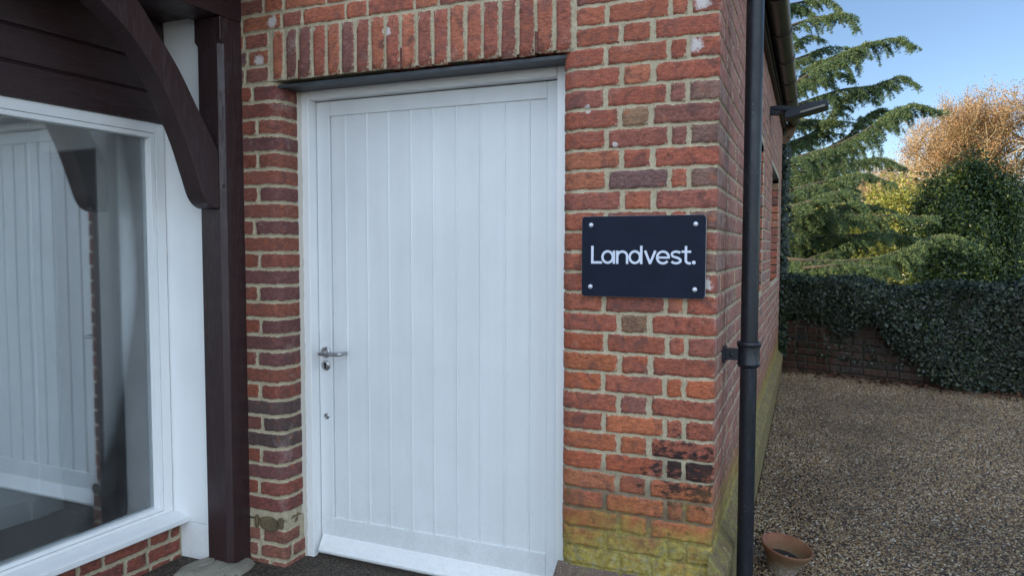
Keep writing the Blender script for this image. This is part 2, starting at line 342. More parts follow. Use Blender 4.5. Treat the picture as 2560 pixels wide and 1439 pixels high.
class MB:
    def __init__(s): s.v = []; s.f = []
    def add(s, v, f):
        k = len(s.v); s.v += [tuple(map(float, p)) for p in v]; s.f += [tuple(i+k for i in q) for q in f]; return s
    def box(s, a, b, fr=None):
        (x0, y0, z0), (x1, y1, z1) = a, b
        v = [(x0, y0, z0), (x1, y0, z0), (x1, y1, z0), (x0, y1, z0), (x0, y0, z1), (x1, y0, z1), (x1, y1, z1), (x0, y1, z1)]
        if fr: v = [fr(*p) for p in v]
        return s.add(v, [(0, 3, 2, 1), (4, 5, 6, 7), (0, 1, 5, 4), (1, 2, 6, 5), (2, 3, 7, 6), (3, 0, 4, 7)])
    def tube(s, pts, rad, n=12, caps=True):
        pts = [np.array(p, float) for p in pts]; m = len(pts)
        rad = rad if hasattr(rad, '__len__') else [rad]*m
        ref = None; base = len(s.v)
        for i, p in enumerate(pts):
            d = pts[min(i+1, m-1)]-pts[max(i-1, 0)]; d /= np.linalg.norm(d)+1e-12
            if ref is None: ref = np.array([0, 0, 1.]) if abs(d[2]) < .9 else np.array([1., 0, 0])
            a = np.cross(d, ref); a /= np.linalg.norm(a)+1e-12; b = np.cross(a, d); ref = b
            for j in range(n):
                t = 2*math.pi*j/n; s.v.append(tuple(p+(a*math.cos(t)+b*math.sin(t))*rad[i]))
        for i in range(m-1):
            for j in range(n):
                s.f.append((base+i*n+j, base+i*n+(j+1) % n, base+(i+1)*n+(j+1) % n, base+(i+1)*n+j))
        if caps: s.f.append(tuple(base+j for j in range(n))[::-1]); s.f.append(tuple(base+(m-1)*n+j for j in range(n)))
        return s
    def lathe(s, prof, c, ax=(0, 0, 1), n=40):
        ax = np.array(ax, float); ax /= np.linalg.norm(ax); a = np.cross(ax, [0, 1, 0] if abs(ax[1]) < .9 else [1, 0, 0]); a /= np.linalg.norm(a); b = np.cross(ax, a)
        base = len(s.v); c = np.array(c, float)
        for r, h in prof:
            for j in range(n):
                t = 2*math.pi*j/n; s.v.append(tuple(c+ax*h+(a*math.cos(t)+b*math.sin(t))*r))
        for i in range(len(prof)-1):
            for j in range(n): s.f.append((base+i*n+j, base+i*n+(j+1) % n, base+(i+1)*n+(j+1) % n, base+(i+1)*n+j))
        return s
    def prism(s, outline, t0, t1, fr):
        """outline of (a,b) pairs, thickness t0..t1, fr(a,b,t) -> world"""
        n = len(outline); v = [fr(a, b, t0) for a, b in outline]+[fr(a, b, t1) for a, b in outline]
        return s.add(v, [tuple(range(n))[::-1], tuple(range(n, 2*n))]+[(i, (i+1) % n, n+(i+1) % n, n+i) for i in range(n)])
    def build(s, name, mat, parent=None, bevel=0.0, smooth=False, seg=2):
        o = mesh(name, s.v, s.f, mat, None, smooth)
        if parent is not None: adopt(o, parent)
        if bevel:
            b = o.modifiers.new('bevel', 'BEVEL'); b.width = bevel; b.segments = seg; b.limit_method = 'ANGLE'; b.angle_limit = R(35)
            if smooth is False:
                o.data.polygons.foreach_set('use_smooth', [True]*len(o.data.polygons)); b.harden_normals = True
        if smooth and not bevel: o.modifiers.new('edges', 'EDGE_SPLIT').split_angle = R(40)
        return o

# ------------------------------------------------------------------ bricks laid along a plan path
class Path:
    """u -> (x, y, nx, ny); straight and round pieces"""
    def __init__(s, pieces, u0):
        s.p = []; u = u0
        for pc in pieces:
            L = pc['L']; s.p.append((u, u+L, pc)); u += L
    def __call__(s, u):
        for a, b, pc in s.p:
            if u <= b or pc is s.p[-1][2]:
                t = u-a
                if pc['k'] == 'l':
                    return pc['x']+pc['dx']*t, pc['y']+pc['dy']*t, pc['dy'], -pc['dx']
                th = pc['a0']+pc['w']*t/pc['r']
                return pc['cx']+pc['r']*math.cos(th), pc['cy']+pc['r']*math.sin(th), math.cos(th), math.sin(th)
def line(x, y, dx, dy, L): return dict(k='l', x=x, y=y, dx=dx, dy=dy, L=L)
def arc(cx, cy, r, a0, a1): return dict(k='a', cx=cx, cy=cy, r=r, a0=a0, w=1 if a1 > a0 else -1, L=abs(a1-a0)*r)

BR = [((.33, .092, .052), 10), ((.30, .080, .048), 9), ((.26, .080, .056), 7), ((.36, .112, .060), 5), ((.225, .080, .060), 3), ((.17, .083, .075), 1.0), ((.23, .12, .070), .8)]
def brick_colour(dark=0.0, tone=None):
    w = [b[1] for b in BR]
    if tone is None: c = np.array(random.choices([b[0] for b in BR], w)[0])
    else: c = np.array(tone)
    c = c*np.array([1.10, 1.22, 1.22])*(1+random.uniform(-.12, .12)); c = c*(1-dark)
    return c
class Bricks:
    def __init__(s): s.v = []; s.f = []; s.c = []; s.e = []
    def brick(s, path, u0, u1, z0, z1, col, off=.0012, fine=True, rot=0.0, skew=0.0):
        L = u1-u0; H = z1-z0
        if L < .012: return
        nu = max(3, int(L/(.014 if fine else .07))); nz = 5 if fine else 1
        us = [0, .0017]+[L*i/nu for i in range(1, nu)]+[L-.0017, L]+([] if fine else [.012, L-.012])
        zs = [0, .0017]+[H*i/nz for i in range(1, nz)]+[H-.0017, H]+([] if fine else [.012, H-.012])
        us = sorted(set(round(a, 5) for a in us)); zs = sorted(set(round(a, 5) for a in zs))
        ph = [random.uniform(0, 6.28) for _ in range(12)]; am = .0014 if fine else .0
        tilt = random.uniform(-.0034, .0034)*min(1, L/.2); off = off+random.uniform(-.0015, .0022)
        base = len(s.v); W = len(us)
        def wig(t, k): return am*(math.sin(t*61+ph[k])+.7*math.sin(t*137+ph[k+1])+.45*math.sin(t*290+ph[k+2]))
        for j, dz in enumerate(zs):
            for i, du in enumerate(us):
                a, b = du/L, dz/H
                z = z0+dz+(wig(du, 0)*(1-b)+wig(du, 3)*b)+tilt*(a-.5)
                u = u0+du+(wig(dz*2, 6)*(1-a)+wig(dz*2, 9)*a)
                x, y, nx, ny = path(u)
                e = min(du, L-du, dz, H-dz)
                d = off-(.0060 if e < 1e-5 else 0)+(0 if not fine or e < 1e-5 else .0012*math.sin(du*44+ph[2]+dz*60)*math.sin(dz*70+ph[5]))
                ce = min(du, L-du)+min(dz, H-dz)
                if .001 < ce < .004 and fine: d -= .0015
                s.v.append((x+nx*d, y+ny*d, z)); s.c += [col[0], col[1], col[2], 1.0]; s.e.append(e)
        for j in range(len(zs)-1):
            for i in range(W-1):
                k = base+j*W+i; s.f.append((k, k+1, k+W+1, k+W))
    def box(s, a, b, col):
        m = MB().box(a, b); k = len(s.v); s.v += m.v; s.f += [tuple(i+k for i in q) for q in m.f]
        s.c += [*col, 1.0]*8; s.e += [.02]*8
    def build(s, name, mat, parent):
        me = bpy.data.meshes.new(name); me.from_pydata(s.v, [], s.f); me.materials.append(mat)
        a = me.color_attributes.new('Col', 'FLOAT_COLOR', 'POINT'); a.data.foreach_set('color', np.array(s.c, np.float32))
        e = me.attributes.new('edge', 'FLOAT', 'POINT'); e.data.foreach_set('value', np.array(s.e, np.float32))
        vx = np.array(s.v, np.float32); sd_a = me.attributes.new('side', 'FLOAT', 'POINT'); sd_a.data.foreach_set('value', ((vx[:, 0] > -.0035) & (vx[:, 1] > .006) & (vx[:, 1] < 5.8)).astype(np.float32))
        me.polygons.foreach_set('use_smooth', [True]*len(me.polygons)); me.update()
        o = bpy.data.objects.new(name, me); C.objects.link(o); adopt(o, parent); return o
def strip(mb, path, u0, u1, z0, z1, d, step=.03):
    n = max(1, int((u1-u0)/step)); base = len(mb.v)
    for z in (z0, z1):
        for i in range(n+1):
            x, y, nx, ny = path(u0+(u1-u0)*i/n); mb.v.append((x+nx*d, y+ny*d, z))
    for i in range(n): mb.f.append((base+i, base+i+1, base+n+1+i+1, base+n+1+i))

CH = .075; ZC = 2.2148; J = .0084
MD = -.0022                                   # mortar sits this far behind the brick face
# right pier and side wall: u<0 on the front, u>0 on the side, bullnose into the door reveal
rb = .057
def right_path(bull=True):
    if bull:
        a = arc(-.516, rb, rb, -math.pi, -math.pi/2)       # from reveal round to the front
        rev = line(-.573, .30, 0, -1, .30-rb)
        front = line(-.516, 0, 1, 0, .516-.008)
        return Path([rev, a, front, arc(-.008, .008, .008, -math.pi/2, 0), line(0, .008, 0, 1, 9)], -.516-a['L']-rev['L'])
    return Path([line(-3, 0, 1, 0, 3-.008), arc(-.008, .008, .008, -math.pi/2, 0), line(0, .008, 0, 1, 9)], -3)
RP, RS = right_path(True), right_path(False)
U0 = -.516-.057*math.pi/2                     # where the arc meets the reveal
LB = .05
def left_path(sq=False):
    r = .004 if sq else LB; ex = -1.905+(.008 if sq else 0)
    return Path([line(-2.2, 0, 1, 0, 2.2+ex-r), arc(ex-r, r, r, -math.pi/2, 0), line(ex, r, 0, 1, .4)], -2.2)
LP, LQ = left_path(), left_path(True)

brick_building = empty('brick_building', (-1.2, .1, 0), 'old red brick building with white plank door, black drainpipe and recessed side bays', 'building')
wall = Bricks()
openings = [(1.20, 2.60), (3.72, 5.15)]; OZ0, OZ1, WL = 1.20, 2.165, 5.75
def side_course(k, u_start, z0, z1, header_first):
    u = u_start; hd = header_first; n = 0
    while u < WL:
        L = (.102 if hd else .215)+random.uniform(-.006, .006)
        if n == 0 and not header_first: pass
        a, b = u, min(u+L, WL)
        fine = a < 1.35
        segs = [(a, b)]
        if z1 > OZ0+.01 and z0 < OZ1-.01:
            for o0, o1 in openings:
                ns = []
                for p, q in segs:
                    if q <= o0 or p >= o1: ns.append((p, q)); continue
                    if p < o0: ns.append((p, o0))
                    if q > o1: ns.append((o1, q))
                segs = ns
        for p, q in segs: wall.brick(RS, p, q, z0, z1, brick_colour(), fine=fine, off=.001)
        u = b+J; hd = not hd; n += 1
        if n == 1 and header_first: 
            wall.brick(RS, u, u+.05, z0, z1, brick_colour(), fine=True, off=.001); u += .05+J
def lowc(k):                                   # the lower courses are of a redder, more orange batch
    return brick_colour(tone=random.choice([(.36, .092, .042), (.33, .080, .040), (.30, .082, .048), (.38, .105, .048)])) if k > 13 and random.random() < .8 else brick_colour()
for k in range(-9, 26):                       # courses of the right pier, counted down from the door head
    z1 = ZC-k*CH-J/2; z0 = z1-CH+J
    if z1 < .2: continue
    above = k < 0
    path = RS if k < 0 else RP
    jx = random.uniform(-.006, .006)
    shift = -.010 if 11 <= k <= 16 else (-.004 if k > 16 else 0)
    tone = None
    if k % 2 == 1 or k % 2 == -1:
        left = -.57-.02 if above else U0-.14+shift
        if above and k >= -3: left = -.515
        cuts = [(left, -.350+jx), (-.334+jx, -.237+jx), (-.218+jx, .102)]
        if above and k < -3: cuts = [(-.45, -.355), (-.334, -.237), (-.218, .102)]
        for a, b in cuts: wall.brick(path, a, b, z0, z1, lowc(k), fine=True)
        if z1 > .3: side_course(k, .102+J, z0, z1, False)
    else:
        left = U0-.06+shift
        if above and k >= -3: left = -.515
        cuts = [(left, -.405+jx), (-.390+jx, -.176+jx), (-.162+jx, -.108+jx), (-.094+jx, .215)]
        if above and k < -3: cuts = [(-.45, -.405), (-.390, -.176), (-.162, -.108), (-.094, .215)]
        for i, (a, b) in enumerate(cuts): wall.brick(path, a, b, z0, z1, lowc(k) if not (i == 3 and k in (2, 4, 6, 8, 10)) else brick_colour(tone=(.20, .10, .075)), fine=True)
        if z1 > .3: side_course(k, .215+J, z0, z1, True)
# far upper courses over the whole front, above the soldier course, and beside it on the left
for k in range(-12, 0):
    z1 = ZC-k*CH-J/2; z0 = z1-CH+J
    if k >= -3:                               # left of the soldiers
        x0 = -2.10
        a = -2.055+(.0 if k % 2 else .018)
        wall.brick(RS, -2.12, a-.03, z0, z1, brick_colour(), fine=True)
        wall.brick(RS, a-.02, -1.945, z0, z1, brick_colour(), fine=True)
    else:
        u = -2.10+(.12 if k % 2 else 0)+random.uniform(-.03, .03); hd = bool(k % 2)
        wall.brick(RS, -2.13, u-J, z0, z1, brick_colour())
        while u < -.46:
            L = .102 if hd else .215
            b = min(u+L, -.465)
            if b-u > .03: wall.brick(RS, u, b, z0, z1, brick_colour(), fine=k > -7)
            u += L+J; hd = not hd
# left pier
PL = 2.2078
for m in range(0, 32):
    z1 = PL-m*CH*1.0-J/2; z0 = z1-CH+J
    c = brick_colour(tone=random.choice([(.21, .058, .040), (.17, .05, .04), (.235, .07, .045), (.15, .055, .05)]))
    if m in (19, 20, 21): c = brick_colour(tone=(.085, .05, .045))
    if z0 > .22:
        if m % 2: wall.brick(LP, -2.13, -1.74, z0, z1, c)
        else:
            w = random.choice([-2.045, -2.03, -2.02])
            wall.brick(LP, -2.13, w, z0, z1, brick_colour(dark=.3)); wall.brick(LP, w+J+.003, -1.74, z0, z1, c)
for (z0, z1), cuts in {(.118, .18): [(-2.13, -2.035), (-2.02, -1.895+.10)], (.045, .108): [(-2.13, -2.05), (-2.035, -1.86), (-1.85, -1.72)], (-.03, .035): [(-2.13, -1.99), (-1.975, -1.74)]}.items():
    for a, b in cuts: wall.brick(LQ, a, b, z0, z1, brick_colour(tone=(.26, .095, .065)))
# soldier course over the door
z0s, z1s = 2.209, 2.427
ns = 19; pitch = (1.930-.528)/ns
for i in range(ns):
    a = -1.928+i*pitch+.004; b = a+pitch-.0115
    dz = .010*(1-i/ns)
    za, zb = z0s+dz+random.uniform(-.004, .003), z1s+dz+random.uniform(-.003, .003)
    c = brick_colour(tone=random.choice([(.33, .095, .056), (.36, .108, .060), (.30, .085, .054), (.27, .082, .056)])) if i not in (1, 2, 5) else brick_colour(tone=(.20, .075, .06))
    u = a
    wall.brick(RS, a+.001, b-.001, za, zb, c, off=.0035)
    wall.box((a+.003, .004, za+.0035), (b-.003, .10, zb-.004), c)
wall_o = wall.build('brickwork', M['brick'], brick_building)

mt = MB()
strip(mt, RP, U0-.2, 0, .0, ZC+.004, MD); strip(mt, LP, -2.15, -1.70, .215, ZC+.004, MD); strip(mt, LQ, -2.15, -1.70, -.05, .222, MD)
strip(mt, RS, -2.15, 0, ZC+.004, 3.2, MD)
for a, b, c_, d_ in [(0, WL, .0, OZ0), (0, WL, OZ1, 3.0), (0, openings[0][0], OZ0, OZ1), (openings[0][1], openings[1][0], OZ0, OZ1), (openings[1][1], WL, OZ0, OZ1)]:
    strip(mt, RS, a, b, c_, d_, MD)
mt.add([(-2.15, .004, ZC+.004), (0-.01, .004, ZC+.004), (-.01, .35, ZC+.004), (-2.15, .35, ZC+.004)], [(0, 1, 2, 3)])
mt.build('mortar_bed', M['mortar'], brick_building, smooth=False)
# solid core of the walls, a finger's breadth behind the faces
core = MB()
core.box((-.556, .06, -.1), (-.012, .34, ZC)).box((-2.15, .06, -.1), (-1.925, .34, 2.19)).box((-2.15, .11, ZC+.01), (-.012, .34, 3.2))
core.box((-.30, .34, -.1), (-.13, WL-.01, OZ0)).box((-.30, .34, OZ1+.01), (-.13, WL-.01, 2.98))
core.build('inner_wall', M['mortar'], brick_building)
# gable above the eaves, simple coursed brick
n = NT('upper_brickwork'); bt = n.n('TexBrick')
cx = n.n('CombineXYZ'); X_, Y_, Z_ = n.xyz(); n.put(cx.inputs[0], n.math('ADD', X_, Y_)); n.put(cx.inputs[1], Z_)
n.put(bt.inputs['Vector'], cx.outputs[0]); bt.inputs['Scale'].default_value = 1; bt.inputs['Brick Width'].default_value = .226; bt.inputs['Row Height'].default_value = .075; bt.inputs['Mortar Size'].default_value = .006
bt.inputs['Color1'].default_value = (.30, .09, .05, 1); bt.inputs['Color2'].default_value = (.2, .065, .045, 1); bt.inputs['Mortar'].default_value = (.38, .33, .25, 1)
n.set(Base_Color=n.mix(1.0, bt.outputs[0], n.ramp(n.noise(40, 5), .3, .7, .7, 1.25), 'MULTIPLY'), Roughness=.9); n.bump(bt.outputs[1], -.5, .004)
M['brick_far'] = n.m
g = MB(); g.add([(-5.4, .12, 3.15), (-.02, .12, 3.15), (-.02, .12, 3.25), (-2.7, .12, 5.4), (-5.4, .12, 3.2)], [(0, 1, 2, 3, 4)])
g.add([(-5.4, WL, 0), (-.02, WL, 0), (-.02, WL, 3.0), (-2.7, WL, 5.4), (-5.4, WL, 3.0)], [(4, 3, 2, 1, 0)])
g.box((-5.5, .1, 0), (-5.3, WL, 3)); g.build('gable', M['brick_far'], brick_building)
# plinth with sloping coping, both sides
def plinth_block(u0, u1, ztop, zout, out, path, name, mat, ground=-.1):
    mb = MB(); nn = max(2, int((u1-u0)/.069)); prof = [(0, ztop), (out, zout), (out-.004, zout-.05), (out-.004, ground)]
    for i in range(nn):
        a = u0+(u1-u0)*i/nn+.0022; b = u0+(u1-u0)*(i+1)/nn-.0022
        dz = random.uniform(-.004, .004); do = random.uniform(-.003, .003)
        vs = []
        for u in (a, b):
            x, y, nx, ny = path(u)
            for d, z in ((-.006, ztop+dz), (out+do, zout+dz), (out+do-.003, zout-.055+dz), (-.006, zout-.055+dz)): vs.append((x+nx*d, y+ny*d, z))
        mb.add(vs, [(0, 1, 5, 4), (1, 2, 6, 5), (3, 2, 1, 0), (4, 5, 6, 7), (2, 3, 7, 6)])
    return mb
straight_side = Path([line(0, -.05, 0, 1, 9)], -.05)
cp = plinth_block(-.05, WL, .392, .325, .052, straight_side, 'coping', None); cp.build('plinth_coping', M['coping'], brick_building, bevel=.004)
pf = MB(); pf.box((-.01, -.045, -.1), (.044, WL+.02, .268)); pf.build('plinth', M['coping'], brick_building)
fc = MB(); fc.add([], [])
xs = [-.588, -.33, .02]
for i in range(2):
    a, b = xs[i]+.004, xs[i+1]-.004
    dz = random.uniform(-.003, .003)
    fc.add([(a, .01, .268+dz), (a, -.050, .226+dz), (a, -.055, .19), (a, .01, .19), (b, .01, .268+dz), (b, -.050, .226+dz), (b, -.055, .19), (b, .01, .19)], [(1, 0, 4, 5), (2, 1, 5, 6), (0, 1, 2, 3), (5, 4, 7, 6), (3, 2, 6, 7)])
fc.box((-.585, -.048, -.1), (.03, .2, .188))
fc.build('front_plinth', M['copingf'], brick_building, bevel=.008)
# rough repair course with flints at the foot of the left pier
fl = MB()
def lump(mb, c, r, seed, n=10, fl=.25):
    rs = np.random.default_rng(seed); k = len(mb.v); c = np.array(c); ph = rs.uniform(0, 6.28, 8)
    for i in range(n+1):
        th = math.pi*i/n
        for j in range(2*n):
            p = 2*math.pi*j/(2*n); d = np.array([math.sin(th)*math.cos(p), math.sin(th)*math.sin(p), math.cos(th)])
            q = np.sign(d)*np.abs(d)**.7
            w = 1+fl*.5*(math.sin(3*p+ph[0])*math.sin(2*th+ph[1])+.5*math.sin(5*p+ph[2]+3*th)+.4*math.sin(7*th+ph[3]+2*p))
            mb.v.append(tuple(c+q*np.array(r)*w))
    for i in range(n):
        for j in range(2*n): mb.f.append((k+i*2*n+j, k+(i+1)*2*n+j, k+(i+1)*2*n+(j+1) % (2*n), k+i*2*n+(j+1) % (2*n)))
lump(fl, (-1.988, -.001, .203), (.052, .012, .033), 1, 14, .12); lump(fl, (-2.058, .0, .208), (.012, .012, .030), 2, 10, .12); lump(fl, (-1.921, .0, .214), (.014, .012, .026), 3, 10, .12); lump(fl, (-1.912, .09, .205), (.012, .04, .028), 9)
fl.build('flint', stone_mat('olive_flint', (.10, .075, .04), (.19, .13, .06), (.07, .04, .035), 1.6), brick_building, smooth=True)
# bay openings in the side wall: brick returns, sloping sill, white window set back
for (o0, o1) in openings:
    bw = Bricks(); sill = MB(); head = MB()
    rets = []
    for uu, sgn in ((o1, -1), (o0, 1)):
        bw = Bricks(); rets.append(bw)
        pth = Path([line(-.13, uu, 1, 0, .13)], -.13) if sgn < 0 else Path([line(0, uu, -1, 0, .13)], 0)
        a0 = -.13 if sgn < 0 else 0
        for k in range(-2, 20):
            z1 = ZC-k*CH-J/2; z0 = z1-CH+J
            if z0 < OZ0-.12 or z1 > OZ1+.02: continue
            off = 0.0
            bw.brick(pth, a0+.002, a0+.127, z0, z1, brick_colour(), fine=False)
    ln = int((o1-o0)/.075)
    for i in range(ln):
        y0 = o0+(o1-o0)*i/ln+.003; y1 = o0+(o1-o0)*(i+1)/ln-.003
        sill.add([(-.12, y0, 1.20), (.006, y0, 1.07), (-.12, y0, 1.02), (-.12, y1, 1.20), (.006, y1, 1.07), (-.12, y1, 1.02)], [(0, 1, 4, 3), (0, 2, 1), (3, 4, 5), (1, 2, 5, 4)])
    wb_ = MB().box((-.125, o0+.005, 1.19), (-.105, o1-.005, 1.26)).box((-.125, o0+.005, OZ1-.07), (-.105, o1-.005, OZ1)).box((-.125, o0+.005, 1.26), (-.105, o0+.06, OZ1-.07)).box((-.125, o1-.06, 1.26), (-.105, o1-.005, OZ1-.07)).box((-.125, (o0+o1)/2-.03, 1.26), (-.105, (o0+o1)/2+.03, OZ1-.07))
    wo_ = wb_.build('window', M['white'], brick_building)
    pn = MB().box((-.120, o0+.06, 1.26), (-.114, o1-.06, OZ1-.07)).build('pane', M['glass']); pn.parent = wo_
    head.box((-.13, o0-.1, OZ1), (-.002, o1+.1, OZ1+.012))
    for part_ in (rets[0].build('brick_return', M['brick'], wo_), rets[1].build('brick_return', M['brick'], wo_), sill.build('sill', M['coping'], wo_), head.build('lintel', M['lintel'], wo_)): part_.matrix_parent_inverse = Matrix.Identity(4)
# steel lintel over the door
MB().box((-1.915, .018, 2.1905), (-.548, .032, 2.204)).box((-1.915, .032, 2.196), (-.548, .16, 2.204)).build('steel_lintel', M['lintel'], brick_building, bevel=.001)
# plastic weep vents in three soldier joints
M['vent'] = plain('weep_vent_plastic', (.16, .03, .025), .6)
for i in (2, 9, 17):
    vt = MB()
    xj = -1.928+i*pitch
    for q in range(9): vt.box((xj-.0035, -.0028, 2.222+q*.0085), (xj+.0055, .002, 2.2265+q*.0085))
    vt.box((xj-.0045, -.0022, 2.217), (xj-.003, .002, 2.298)); vt.box((xj+.005, -.0022, 2.217), (xj+.0065, .002, 2.298))
    vt.build('weep_vent', M['vent'], brick_building)
# door frame
FY = .145; LY = .2
fr = MB()
fr.box((-1.893, FY, -.005), (-1.850, .26, 2.207)).box((-.640, FY, -.005), (-.585, .26, 2.207)).box((-1.850, FY, 2.160), (-.640, .26, 2.207))
frame_o = fr.build('door_frame', M['white'], brick_building, bevel=.004)
mf = MB()                                        # ragged mortar fillet between frame and pier
ys_ = [i*.03 for i in range(75)]
vv = []
for i, z in enumerate(ys_):
    w = .008+.007*abs(math.sin(i*1.7)+.6*math.sin(i*4.1))
    vv += [(-1.908, FY-.012, z), (-1.893+w*.55, FY-.004, z), (-1.893+w*.5, FY+.002, z)]
mf.add(vv, [(3*i+j, 3*i+j+1, 3*i+j+4, 3*i+j+3) for i in range(len(ys_)-1) for j in (0, 1)])
mf.build('mortar_fillet', white_paint('painted_fillet', (.58, .54, .47), 1.0, .8), brick_building)
# door leaf: stiles and rails round a field of beaded boards
dl = MB(); X0, X1 = -1.846, -.644; FX0, FX1 = -1.773, -.701; FZ0, FZ1 = .195, 2.087
dl.box((X0, LY, .03), (FX0, LY+.05, 2.156)).box((FX1, LY, .03), (X1, LY+.05, 2.156)).box((FX0, LY, .03), (FX1, LY+.05, FZ0)).box((FX0, LY, FZ1), (FX1, LY+.05, 2.156))
bx = [FX0, -1.695, -1.578, -1.464, -1.348, -1.236, -1.121, -1.008, -.895, -.784, FX1]
door = dl.build('door', M['door'], brick_building, bevel=.0035)
tag(door, 'white painted plank door with beaded vertical boards')
brd = MB()
for i in range(10):
    a, b = bx[i]+(.0035 if i else .0), bx[i+1]
    yb = LY+.008+random.uniform(-.0006, .0006)
    # board face, with a round bead and a groove on its left edge
    brd.add([(a+.006, yb, FZ0), (b, yb, FZ0), (b, yb, FZ1), (a+.006, yb, FZ1), (b, yb+.02, FZ0), (b, yb+.02, FZ1)], [(0, 1, 2, 3), (1, 4, 5, 2)])
    if i:
        k = 8; base = len(brd.v)
        for z in (FZ0, FZ1):
            for j in range(k+1):
                t = math.pi*j/k; brd.v.append((a+.0008-.0052*math.cos(t), yb+.002-.0078*math.sin(t), z))
        for j in range(k): brd.f.append((base+j, base+j+1, base+k+1+j+1, base+k+1+j))
    brd.add([(a-.0055, yb+.007, FZ0), (a+.007, yb+.007, FZ0), (a+.007, yb+.007, FZ1), (a-.0055, yb+.007, FZ1)], [(0, 1, 2, 3)])
    brd.add([(a+.006, yb, FZ0), (a+.006, yb+.008, FZ0), (a+.006, yb+.008, FZ1), (a+.006, yb, FZ1)], [(0, 3, 2, 1)])
bo = brd.build('boarding', M['door']); bo.parent = door
wbp = [(LY-.0005, .104), (LY-.010, .099), (LY-.036, .056), (LY-.046, .044), (LY-.045, .033), (LY-.034, .028), (LY-.029, .020), (LY-.0005, .020)]
wbm = MB().prism([(y, z) for y, z in wbp], X0+.012, X1-.012, lambda a, b, t: (t, a, b+.006*math.sin(t*3)))
wo2 = wbm.build('weatherboard', M['white'], bevel=.002); wo2.parent = door
MB().box((-1.85, .17, -.02), (-.64, .30, .018)).build('threshold', M['fascia'], brick_building)
# handle: round rose, return-to-door lever, key escutcheon, small upper lock
hx, hz = -1.808, .986
hm = MB(); hm.lathe([(0, -.009), (.022, -.009), (.0255, -.006), (.0262, -.001), (.0262, .0)], (hx, LY, hz), (0, 1, 0), 40)
pts = [(hx, LY-.006, hz), (hx, LY-.035, hz)]
for i in range(7):
    t = math.pi/2*i/6; pts.append((hx+.016*(1-math.cos(t)), LY-.043-.016*math.sin(t), hz))
pts += [(hx+.06, LY-.059, hz+.001), (hx+.105, LY-.059, hz+.002)]
for i in range(1, 7):
    t = math.pi/2*i/6; pts.append((hx+.105+.02*math.sin(t), LY-.039-.02*math.cos(t), hz+.002+.002*i/6))
pts += [(hx+.125, LY-.014, hz+.004)]
hm.tube(pts, .0088, 16)
ho = hm.build('handle', M['steel'], smooth=True); ho.parent = door
em = MB(); ez = .924; em.lathe([(0, -.007), (.020, -.007), (.0235, -.005), (.0245, .0)], (hx, LY, ez), (0, 1, 0), 36)
eo = em.build('escutcheon', M['steel'], smooth=True); eo.parent = door
kh = MB(); kh.lathe([(0, -.0095), (.0075, -.0095), (.0075, -.006)], (hx, LY, ez+.008), (0, 1, 0), 20).box((hx-.0048, LY-.0092, ez-.014), (hx+.0048, LY-.006, ez+.004))
ko = kh.build('keyhole', M['black'], smooth=True); ko.parent = door
lm = MB(); lm.lathe([(0, -.005), (.006, -.0055), (.0066, -.003), (.0115, -.004), (.0145, -.002), (.015, 0)], (hx, LY, .681), (0, 1, 0), 30)
lo = lm.build('lock', M['steel'], smooth=True); lo.parent = door
# drainpipe with socket collar and ear bracket
px_, py_ = .0965, .24
dp = MB(); dp.tube([(px_, py_, -.05), (px_, py_, 1.04)], .0305, 32).tube([(px_, py_, 1.045), (px_, py_, 3.0)], .0315, 32)
drain = dp.build('drainpipe', M['pipe'], brick_building, smooth=True)
cm = MB(); cm.lathe([(.031, -.052), (.039, -.048), (.0425, -.038), (.0395, -.031), (.0395, .026), (.0435, .030), (.0445, .040), (.041, .046), (.0315, .048)], (px_, py_, 1.082), (0, 0, 1), 36)
co = cm.build('collar', M['pipe'], smooth=True); co.parent = drain
bk = MB().box((.003, .226, 1.056), (.064, .262, 1.098)).box((-.004, .212, 1.046), (.013, .285, 1.106)).lathe([(0, .0), (.009, .0), (.009, .006), (0, .009)], (.035, .231, 1.076), (0, -1, 0), 12)
bo2 = bk.build('bracket', M['pipe'], bevel=.003); bo2.parent = drain
# gutter with union brackets, fascia, rafter foot
gy0, gy1, gx, gz, gr = -.25, 5.72, .112, 2.828, .057
gp = [(gx-gr*math.cos(t), gz-gr*math.sin(t)) for t in [math.pi*i/16 for i in range(17)]]
gi = [(gx-(gr-.003)*math.cos(t), gz-(gr-.003)*math.sin(t)) for t in [math.pi*i/16 for i in range(16, -1, -1)]]
gm = MB().prism(gp+gi, gy0, gy1, lambda a, b, t: (a, t, b))
ga = gm.build('gutter', M['gutter'], brick_building, smooth=True)
for y in (.15, .8, 1.5, 2.2, 2.9, 3.6, 4.3, 5.0, 5.6):
    q = [(gx-(gr+.007)*math.cos(t), gz-(gr+.007)*math.sin(t)) for t in [math.pi*(i-.6)/16 for i in range(0, 19)]]
    q2 = [(gx-(gr+.001)*math.cos(t), gz-(gr+.001)*math.sin(t)) for t in [math.pi*(i-.6)/16 for i in range(18, -1, -1)]]
    b_ = MB().prism(q+q2, y-.018, y+.018, lambda a, b, t: (a, t, b)).build('gutter_bracket', M['gutter']); b_.parent = ga
MB().box((.006, -.25, 2.745), (.030, WL+.05, 2.90)).box((.0305, -.25, 2.79), (.038, WL+.05, 2.80)).build('fascia', M['fascia'], brick_building)
MB().prism([(0, 2.60), (.03, 2.60), (.10, 2.68), (.13, 2.76), (.13, 2.80), (0, 2.80)], WL-.03, WL+.06, lambda a, b, t: (a, t, b)).build('rafter_foot', plain('aged_oak', (.14, .09, .05), .8), brick_building)
